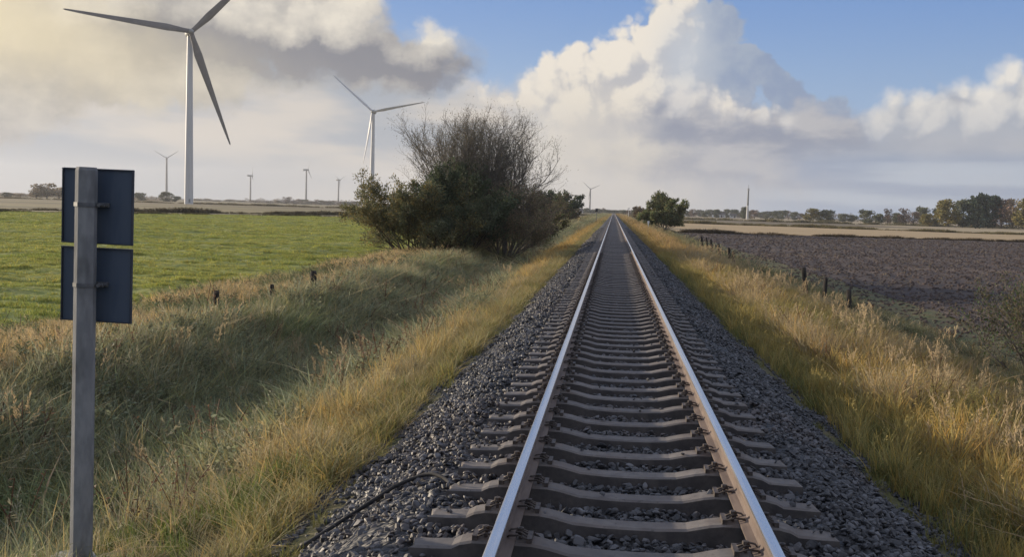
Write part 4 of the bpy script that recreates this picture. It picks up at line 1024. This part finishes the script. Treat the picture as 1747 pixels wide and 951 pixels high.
# ------------------------------------------------------------------ shrubs with stems, twigs and leaves
def wood_mat(name, c0, c1): return mottled(name, c0, c1, scale=6.0, rough=0.9, bs=0.3, bd=0.01)
TWIG = wood_mat('grey_brown_twigs', (0.125, 0.112, 0.098), (0.185, 0.165, 0.140)); BARK = wood_mat('dark_bark', (0.05, 0.042, 0.035), (0.085, 0.072, 0.058))
def shrub(name, label, cat, loc, H, Wd, seed, stems, leaf_n, leaf_l, leaf_w, leafcol, wood, splay=(8, 55), kids=(12, 6), droop=0.0, alt=None, palt=0.0, leaf_zone=(0.15, 1.0), up=0.5, parts=('stems', 'foliage'), lean=(0, 0), transl=0.3, thick=1.0, even=0.3):
    r = np.random.default_rng(seed); A0, A1, Q0, Q1 = [], [], [], []; tips = []
    def grow(p, d, L, rad, lvl):
        n = (9, 6, 4)[lvl]; pts = [p]; dd = d / np.linalg.norm(d)
        for i in range(n):
            dd = dd + r.normal(size=3) * (0.10, 0.14, 0.16)[lvl] + np.array([0, 0, up * (0.10, 0.16, 0.20)[lvl] - droop * 0.1]); dd /= np.linalg.norm(dd); q = pts[-1] + dd * L / n
            q[2] = max(q[2], 0.05); A0.append(pts[-1]); A1.append(q); Q0.append(rad * (1 - 0.85 * i / n)); Q1.append(rad * (1 - 0.85 * (i + 1) / n)); pts.append(q)
            if lvl == 2 or (lvl == 1 and i > 2): tips.append((q, dd.copy()))
        if lvl < 2:
            for k in range(kids[lvl]):
                u = r.uniform(0.22 if lvl == 0 else 0.1, 1.0); i = min(int(u * n), n - 1); b = pts[i] + (pts[i + 1] - pts[i]) * (u * n - i); ax = pts[i + 1] - pts[i]; ax /= np.linalg.norm(ax)
                v = r.normal(size=3); v -= ax * v.dot(ax); v /= np.linalg.norm(v); an = RAD(r.uniform(18, 48)); grow(b, ax * math.cos(an) + v * math.sin(an), L * (0.36, 0.42)[lvl] * (1.15 - 0.6 * u) * r.uniform(0.7, 1.25), rad * (0.42, 0.45)[lvl] * (1 - 0.5 * u), lvl + 1)
    for s in range(stems):
        a = 2 * math.pi * (s + r.uniform(-0.3, 0.3)) / stems; sp = RAD(r.uniform(*splay)); b = np.array([math.cos(a), math.sin(a), 0]) * r.uniform(0.05, 0.08) * Wd * 1.6; b[2] = 0
        d = np.array([math.cos(a) * math.sin(sp) + lean[0], math.sin(a) * math.sin(sp) + lean[1], math.cos(sp)]); hx = H / (0.55 + 0.5 * math.cos(sp)); L = min(hx, Wd * 0.62 / max(math.sin(sp), 0.1)) * (1.0 + even * r.uniform(-1, 0.25))
        grow(b, d, L, 0.011 * L * thick, 0)
    A0, A1, Q0, Q1 = map(np.array, (A0, A1, Q0, Q1)); k = H / max(A1[:, 2].max(), 0.1); A0[:, 2] *= k; A1[:, 2] *= k
    V, F = tubes_np(A0, A1, np.maximum(Q0, 0.006), np.maximum(Q1, 0.004), 4)
    root = empty(name, loc); tag(root, label, cat); obj(parts[0], mesh_np(parts[0], V, F, wood, smooth=True), root)
    if leaf_n:
        T = np.array([t[0] for t in tips]); D = np.array([t[1] for t in tips]); T[:, 2] *= k; z = T[:, 2] / H; ok = np.where((z > leaf_zone[0]) & (z < leaf_zone[1] + r.normal(0, 0.06, len(z))))[0]
        i = r.choice(ok, leaf_n); P = T[i] + r.normal(size=(leaf_n, 3)) * 0.11 * (H / 5) ; dd = D[i] + r.normal(size=(leaf_n, 3)) * 0.7
        lv, lf = leaves_np(P, dd, leaf_l * r.uniform(0.6, 1.3, leaf_n), leaf_w * r.uniform(0.6, 1.3, leaf_n), r)
        clump = fbm(P[:, 0] * 0.9 + seed, P[:, 2] * 0.9 + P[:, 1] * 0.6, 2)
        c = vcol(4, leaf_n, r, 0.6, 1.4, alt, palt); c[:, :3] *= np.repeat(0.7 + 0.6 * clump, 4)[:, None]
        obj(parts[1], mesh_np(parts[1], lv, lf, leaf_mat(name + '_leaves', base=leafcol, transl=transl), attrs={'vcol': ('FLOAT_COLOR', 'POINT', c)}), root)
    return root
GZ = -1.15
shrub('willow_shrub', 'tallest shrub with dense grey upright twigs and thin leaves at the top', 'shrub', (-8.7, 61.5, GZ), 9.6, 6.6, 1, 48, 30000, 0.15, 0.022, (0.165, 0.160, 0.122), TWIG, splay=(2, 30), kids=(17, 10), up=0.75, leaf_zone=(0.25, 1.0), lean=(0.05, 0), thick=0.8, even=0.10, alt=(1.4, 1.1, 0.85), palt=0.25)
shrub('elder_bush', 'dense dark green bush in front of the bare willow shrub', 'bush', (-8.9, 57.5, GZ), 5.9, 4.2, 2, 14, 24000, 0.17, 0.085, (0.105, 0.128, 0.080), BARK, leaf_zone=(0.0, 1.0), splay=(4, 42), kids=(12, 7), even=0.2)
shrub('low_willow_bush', 'spreading olive green bush with low dark branches reaching over the pasture', 'bush', (-11.4, 57.0, GZ), 4.9, 7.4, 3, 24, 44000, 0.15, 0.058, (0.175, 0.175, 0.095), BARK, splay=(10, 76), kids=(13, 7), up=0.35, alt=(1.5, 1.15, 0.8), palt=0.25, even=0.2)
shrub('sallow_bush', 'dull green leafy bush filling the gap between the spreading bush and the dark bush', 'bush', (-10.4, 56.2, GZ), 4.3, 5.6, 14, 18, 30000, 0.14, 0.05, (0.125, 0.140, 0.085), BARK, splay=(6, 66), kids=(12, 7), even=0.2, leaf_zone=(0.0, 1.0))
shrub('hawthorn_bush', 'feathery brown half bare bush on the right flank of the big shrub group', 'bush', (-6.6, 59.5, GZ), 4.9, 4.4, 4, 26, 34000, 0.11, 0.042, (0.340, 0.255, 0.180), TWIG, leaf_zone=(0.0, 1.0), splay=(3, 60), kids=(15, 9), alt=(0.7, 0.95, 0.7), palt=0.3, even=0.15)
shrub('bramble_bush', 'low dull brown bramble behind the feathery brown bush, beside the golden grass', 'bush', (-6.9, 66.0, GZ), 4.2, 5.4, 5, 20, 22000, 0.12, 0.06, (0.210, 0.175, 0.110), TWIG, leaf_zone=(0.0, 1.0), splay=(10, 65), kids=(11, 7), alt=(0.6, 0.95, 0.6), palt=0.35, even=0.2)
shrub('evergreen_bush', 'rounded dark green bush left of the track beyond the big shrub group', 'bush', (-14.6, 247.0, GZ), 7.8, 11.0, 6, 20, 22000, 0.42, 0.24, (0.072, 0.092, 0.056), BARK, splay=(8, 62), kids=(12, 6), even=0.2)
shrub('brown_bush', 'smaller brownish bush in front of the rounded dark green one', 'bush', (-11.6, 225.0, GZ), 5.0, 6.5, 7, 12, 6500, 0.34, 0.18, (0.130, 0.112, 0.078), TWIG, splay=(8, 58), kids=(11, 6), even=0.2)
shrub('slender_bush', 'thin upright bush between the big shrub group and the rounded dark green bush', 'bush', (-15.0, 190.0, GZ), 6.5, 4.0, 12, 8, 2500, 0.30, 0.12, (0.105, 0.105, 0.072), TWIG, splay=(4, 25), kids=(11, 6))
shrub('oak_shrub', 'round olive green shrub standing alone right of the track', 'shrub', (9.3, 194.0, -1.5), 7.4, 6.2, 8, 22, 26000, 0.36, 0.20, (0.230, 0.215, 0.105), BARK, splay=(6, 60), kids=(12, 6), alt=(0.55, 0.8, 0.75), palt=0.45, even=0.2)
shrub('dry_bush', 'small brown bush beside the railway behind the round olive shrub', 'bush', (8.6, 290.0, -1.4), 5.0, 8.0, 9, 10, 4500, 0.42, 0.22, (0.190, 0.150, 0.108), TWIG, splay=(8, 60), kids=(10, 5), even=0.2)
shrub('weedy_bush', 'tangled brown bush at the right edge by the ploughed field', 'bush', (9.5, 23.0, -1.9), 2.9, 2.6, 10, 18, 7500, 0.06, 0.03, (0.160, 0.138, 0.078), TWIG, splay=(4, 48), kids=(12, 6), alt=(0.5, 1.0, 0.6), palt=0.35)

# ------------------------------------------------------------------ far trees
def tree_proto(seed, col, dens, sz, alt=None, palt=0.0, shape='round'):
    """unit tree, 1 high and 1 wide: trunk with limbs, crown of many leaf clumps in uneven lobes"""
    r = np.random.default_rng(seed); A0, A1, Q0, Q1 = [], [], [], []
    pts = [np.array([0, 0, z]) + np.array([r.normal() * 0.01, r.normal() * 0.01, 0]) * (z > 0) for z in (0, 0.15, 0.3, 0.5, 0.7)]
    for i in range(4): A0.append(pts[i]); A1.append(pts[i + 1]); Q0.append(0.028 * (1 - 0.2 * i)); Q1.append(0.028 * (0.8 - 0.2 * i))
    lobes = []
    for k in range(17):
        a = r.uniform(0, 2 * math.pi); z = r.uniform(0.14, 0.92); wr = (math.sin(math.pi * min((z - 0.05) / 1.0, 1)) ** 0.7) * 0.36; q = np.array([math.cos(a) * wr * r.uniform(0.4, 1), math.sin(a) * wr * r.uniform(0.4, 1), z]); b = np.array([0, 0, max(z - 0.25, 0.12)])
        A0.append(b); A1.append(q); Q0.append(0.011); Q1.append(0.004); lobes.append((q, r.uniform(0.10, 0.19)))
    m = dens; li = r.integers(0, len(lobes), m); d = r.normal(size=(m, 3)); d /= np.linalg.norm(d, axis=1, keepdims=True); C = np.array([l[0] for l in lobes])[li]; R_ = np.array([l[1] for l in lobes])[li]
    P = C + d * (R_ * r.uniform(0.35, 1.12, m) ** 0.6)[:, None] * np.array([1, 1, 0.85]); P[:, 2] = np.clip(P[:, 2], 0.06, 1.0)
    lv, lf = leaves_np(P, d + r.normal(size=(m, 3)) * 0.8, sz * r.uniform(0.6, 1.4, m), sz * 0.8 * r.uniform(0.6, 1.4, m), r)
    V, F = tubes_np(np.array(A0), np.array(A1), np.array(Q0), np.array(Q1), 5)
    c = vcol(4, m, r, 0.6, 1.4, alt, palt); c[:, :3] *= np.repeat((0.7 + 0.6 * r.random(len(lobes)))[li], 4)[:, None]
    return mesh_np('trunk', V, F, BARK, smooth=True), mesh_np('crown', lv, lf, leaf_mat('crown_%d' % seed, base=col, transl=0.2), attrs={'vcol': ('FLOAT_COLOR', 'POINT', c)})
PROTO = {'g': [tree_proto(500 + i, (0.130, 0.142, 0.085), 1500, 0.08) for i in range(2)], 'd': [tree_proto(510 + i, (0.068, 0.088, 0.062), 1900, 0.08) for i in range(2)],
         'y': [tree_proto(520 + i, (0.240, 0.215, 0.080), 1800, 0.075) for i in range(2)], 'b': [tree_proto(530 + i, (0.205, 0.150, 0.115), 1300, 0.065) for i in range(2)],
         't': [tree_proto(540 + i, (0.280, 0.220, 0.140), 1400, 0.075) for i in range(2)]}
TREES = [(179.9, 738.4, 9.8, 10.7, 'g'), (193.7, 755.5, 7.8, 8.3, 'g'), (204.6, 773.3, 11.3, 7.5, 'b'), (215.9, 791.0, 9.2, 7.7, 'g'), (214.9, 770.5, 11.8, 9.4, 'b'), (227.5, 787.8, 9.6, 10.6, 'b'), (255.8, 862.8, 14.8, 11.6, 'g'), (185.9, 612.4, 7.2, 10.5, 'y'), (267.9, 859.2, 14.3, 9.5, 'g'), (189.2, 590.4, 15.3, 13.1, 'y'), (203.0, 606.9, 16.2, 11.3, 'g'), (203.8, 585.5, 18.6, 13.1, 'd'), (215.6, 602.5, 18.8, 12.8, 'd'), (222.2, 600.1, 16.9, 13.6, 'b'), (241.5, 635.6, 19.6, 12.0, 't'), (239.6, 614.9, 17.5, 11.6, 'y'), (246.7, 612.1, 15.5, 13.2, 'b'), (150.3, 785.7, 9.9, 12.2, 'y'), (168.9, 843.2, 8.1, 8.1, 'g'), (163.0, 783.2, 9.9, 10.4, 'g'), (216.8, 976.2, 7.6, 10.6, 'g'), (224.0, 974.6, 7.1, 10.6, 'g'), (75.7, 1130.3, 9.7, 10.3, 'g'), (89.0, 1214.4, 7.2, 11.8, 'g'), (92.3, 1183.3, 8.8, 10.2, 'b'), (117.1, 1379.7, 9.0, 12.9, 'd'), (103.5, 1147.8, 6.1, 12.1, 'g'), (128.5, 1356.0, 10.5, 11.9, 'g'), (106.7, 1055.2, 8.7, 8.9, 'g'), (145.5, 1368.3, 8.5, 12.8, 'g'), (144.4, 1301.6, 10.8, 10.3, 'g'), (149.9, 1280.2, 11.2, 11.0, 'g'), (165.4, 1347.3, 7.8, 13.7, 'b'), (139.2, 1092.4, 9.0, 8.9, 'g'), (152.0, 1136.2, 8.7, 9.7, 'g'), (151.7, 1102.7, 9.3, 10.8, 'b'), (195.4, 1358.4, 8.4, 13.8, 'd'), (188.2, 1254.2, 9.9, 13.3, 'g'), (203.2, 1310.8, 7.3, 11.1, 'g'), (176.7, 1110.9, 9.9, 8.4, 'g'), (198.6, 1206.2, 10.7, 12.8, 'g'), (207.7, 1223.2, 10.2, 9.0, 'b'), (204.5, 1161.0, 9.1, 11.1, 'g'), (221.7, 1224.2, 7.6, 11.0, 'b'), (126.8, 991.9, 11.8, 8.2, 'g'), (14.8, 699.8, 5.4, 6.6, 'g'), (18.7, 639.7, 5.6, 7.5, 'g'), (13.9, 899.9, 4.8, 6.4, 'b'), (10.7, 1099.9, 5.2, 7.8, 'g'), (-49.0, 1317.4, 6.3, 10.0, 'd'), (-43.3, 1334.0, 5.4, 10.0, 'd'), (-34.2, 1282.7, 7.3, 8.3, 'g'), (-28.7, 1318.0, 4.9, 9.1, 'd'), (-20.8, 1346.9, 7.1, 10.9, 'g'), (-15.6, 1434.5, 7.8, 8.7, 'b'), (-8.4, 1269.9, 5.3, 8.9, 'd'), (-1.8, 1353.8, 5.1, 8.9, 'd'), (4.3, 1397.3, 5.2, 8.1, 'd'), (11.2, 1382.8, 6.0, 8.1, 'g'), (-467.3, 769.3, 9.0, 13.8, 't'), (-460.7, 773.3, 13.8, 18.0, 't'), (-463.2, 795.0, 10.8, 18.4, 't'), (-470.3, 825.5, 10.6, 16.8, 't'), (-539.3, 842.3, 4.7, 8.2, 'g'), (-638.5, 1016.1, 4.2, 11.3, 't'), (-441.7, 897.2, 8.2, 10.6, 'g'), (-421.6, 906.9, 9.4, 11.8, 'g'), (-414.0, 910.4, 5.9, 8.2, 'g'), (-476.9, 1422.2, 10.6, 17.6, 'b'), (-488.0, 1418.5, 6.2, 12.4, 't'), (-481.9, 1471.9, 5.9, 12.2, 'b'), (-494.0, 1529.5, 8.3, 11.9, 'b'), (-492.7, 1557.6, 8.3, 16.3, 'g'), (-496.1, 1601.2, 6.1, 14.7, 'g'), (-481.8, 1581.9, 8.6, 14.3, 'b'), (-453.1, 1517.0, 8.0, 12.3, 'g'), (-441.8, 1518.1, 6.3, 14.4, 'd'), (-454.0, 1589.6, 7.3, 15.5, 'b'), (-411.8, 1475.6, 6.6, 14.7, 'b'), (-393.6, 1447.7, 6.2, 14.0, 'd'), (-415.0, 1557.9, 7.6, 15.5, 'b'), (-406.7, 1560.4, 7.6, 12.9, 'd'), (-753.2, 1744.4, 4.8, 17.5, 't'), (-737.3, 1751.2, 5.1, 16.6, 't'), (-720.4, 1758.2, 3.4, 17.0, 't'), (-699.4, 1766.7, 5.3, 17.7, 't'), (-680.1, 1774.2, 4.8, 16.0, 't'), (-652.8, 1784.4, 4.1, 18.2, 't'), (-638.0, 1789.8, 3.5, 19.2, 't')]
KINDN = {'g': ('deciduous_tree', 'grey green tree'), 'd': ('evergreen_tree', 'dark green tree'), 'y': ('yellowing_tree', 'yellow green tree'), 'b': ('bare_tree', 'brown half bare tree'), 't': ('autumn_tree', 'tan autumn tree')}
def tree_label(x, y, k):
    kn = KINDN[k][1]
    if x > 185 and y < 650: return kn + ' in the tallest grove at the right edge of the fields', 'trees of the right grove'
    if x > 140 and y < 1000: return kn + ' in the row between the radio mast and the right grove', 'trees in the right field row'
    if x > 60: return kn + ' in the distant treeline around the radio mast', 'distant treeline around the mast'
    if -60 < x < 30: return kn + ' at the end of the railway near the vanishing point', 'trees near the vanishing point'
    if y < 860 and x < -455: return kn + ' of the hazy clump behind the sign back', 'hazy clump behind the sign'
    if y < 930: return kn + ' standing alone on the skyline beside the largest turbine', 'single trees by the largest turbine'
    return kn + ' in the low far treeline across the left fields', 'low treeline on the left horizon'
OWN = {(203.8, 585.5): 'tallest dark green tree in the middle of the right grove', (189.2, 590.4): 'sunlit yellow green tree at the left of the right grove', (185.9, 612.4): 'low yellow green bush like tree at the left foot of the right grove',
       (150.3, 785.7): 'rounded yellow green tree right of the radio mast, first of the field pair', (163.0, 783.2): 'grey green tree at the right of the field pair beyond the stubble', (-421.6, 906.9): 'rounded grey green tree just left of the largest turbine tower',
       (-441.7, 897.2): 'spreading grey green tree at the right edge of the sign back', (-414.0, 910.4): 'small grey green tree against the largest turbine tower', (126.8, 991.9): 'tall grey green tree directly behind the radio mast', (222.2, 600.1): 'tall brown half bare tree right of the tallest dark green tree', (203.0, 606.9): 'grey green tree between the yellow tree and the tallest dark tree in the right grove',
       (-460.7, 773.3): 'tallest tan autumn tree of the hazy clump left of the sign back', (14.8, 699.8): 'grey green tree close behind the round olive shrub, left one', (18.7, 639.7): 'grey green tree close behind the round olive shrub, right one', (13.9, 899.9): 'small brown bare tree just right of the vanishing point'}
for i, (x, y, h, w, k) in enumerate(TREES):
    r = np.random.default_rng(900 + i); tr, cr = PROTO[k][i % 2]
    root = empty(KINDN[k][0], (x, y, -1.25), r.uniform(0, 6.28)); lab, grp = tree_label(x, y, k)
    tag(root, OWN.get((x, y), lab), 'tree', grp); root.scale = (w * 1.4, w * 1.4, h)
    obj('trunk', tr, root); obj('crown', cr, root)

# low field hedges under and between the far trees
def hedge(label, p0, p1, h, wd, col, seed):
    r = np.random.default_rng(seed); L = math.hypot(p1[0] - p0[0], p1[1] - p0[1]); n = int(L * 26); u = r.uniform(0, 1, n); z = r.uniform(0, 1, n) ** 0.8; top = 0.45 + 1.1 * fbm(u * L * 0.07 + seed, u * 0 + seed, 4)
    nx, ny = -(p1[1] - p0[1]) / L, (p1[0] - p0[0]) / L; o = r.normal(0, wd * 0.35, n) * (1 - 0.5 * z); cx, cy = (p0[0] + p1[0]) / 2, (p0[1] + p1[1]) / 2
    P = np.stack([p0[0] + (p1[0] - p0[0]) * u + nx * o - cx, p0[1] + (p1[1] - p0[1]) * u + ny * o - cy, z * h * top], 1)
    lv, lf = leaves_np(P, r.normal(size=(n, 3)) + np.array([0, 0, 0.5]), 0.8 * r.uniform(0.6, 1.4, n), 0.6 * r.uniform(0.6, 1.4, n), r); c = vcol(4, n, r, 0.6, 1.4, (1.5, 1.05, 0.9), 0.3)
    c[:, :3] *= np.repeat(0.65 + 0.7 * fbm(u * L * 0.05, u * 0 + seed * 3, 2), 4)[:, None]
    o = obj('hedge', mesh_np('hedge', lv, lf, leaf_mat('hedge_leaves_%d' % seed, base=col, transl=0.2), attrs={'vcol': ('FLOAT_COLOR', 'POINT', c)}), loc=(cx, cy, -1.45)); tag(o, label, 'hedge', 'hedges across the far fields')
HC = (0.125, 0.125, 0.082)
hedge('long grey green hedge behind the radio mast and white farm buildings', (40, 1330), (300, 1290), 7.5, 5, HC, 1)
hedge('brownish hedge between the radio mast and the right grove', (200, 1010), (330, 900), 6.5, 5, (0.150, 0.125, 0.090), 2)
hedge('dark hedge at the foot of the right grove', (215, 640), (330, 615), 5.5, 5, (0.080, 0.090, 0.060), 3)
hedge('low hazy hedge across the end of the railway', (-110, 1420), (50, 1400), 6.0, 5, HC, 4)
hedge('low hedge on the left horizon beneath the small turbines', (-570, 1500), (-330, 1440), 6.5, 5, (0.140, 0.120, 0.090), 5)
hedge('pale hazy hedge on the skyline behind the largest turbine', (-1250, 1750), (-540, 1800), 4.5, 6, (0.19, 0.165, 0.115), 6)
hedge('tan hedge low on the skyline at the left edge behind the sign', (-680, 1000), (-440, 960), 4.0, 5, (0.23, 0.185, 0.12), 7)

# ------------------------------------------------------------------ haze
def haze(density):
    m = bpy.data.materials.new('haze_air'); m.use_nodes = True; nt = m.node_tree; nt.nodes.clear()
    out = nt.nodes.new('ShaderNodeOutputMaterial'); v = nt.nodes.new('ShaderNodeVolumePrincipled')
    v.inputs['Color'].default_value = (0.82, 0.85, 0.90, 1); v.inputs['Density'].default_value = density; v.inputs['Anisotropy'].default_value = 0.3
    nt.links.new(v.outputs[0], out.inputs['Volume'])
    mb = MB(); mb.box((0, 2900, 95.0), (12400, 6600, 198.0)); o = mb.build('haze', m); o['kind'] = 'stuff'; o['label'] = 'thin pale haze over the fields'
    try: m.cycles.homogeneous_volume = True
    except Exception: pass
HAZE = 1.2e-4
if HAZE: haze(HAZE)
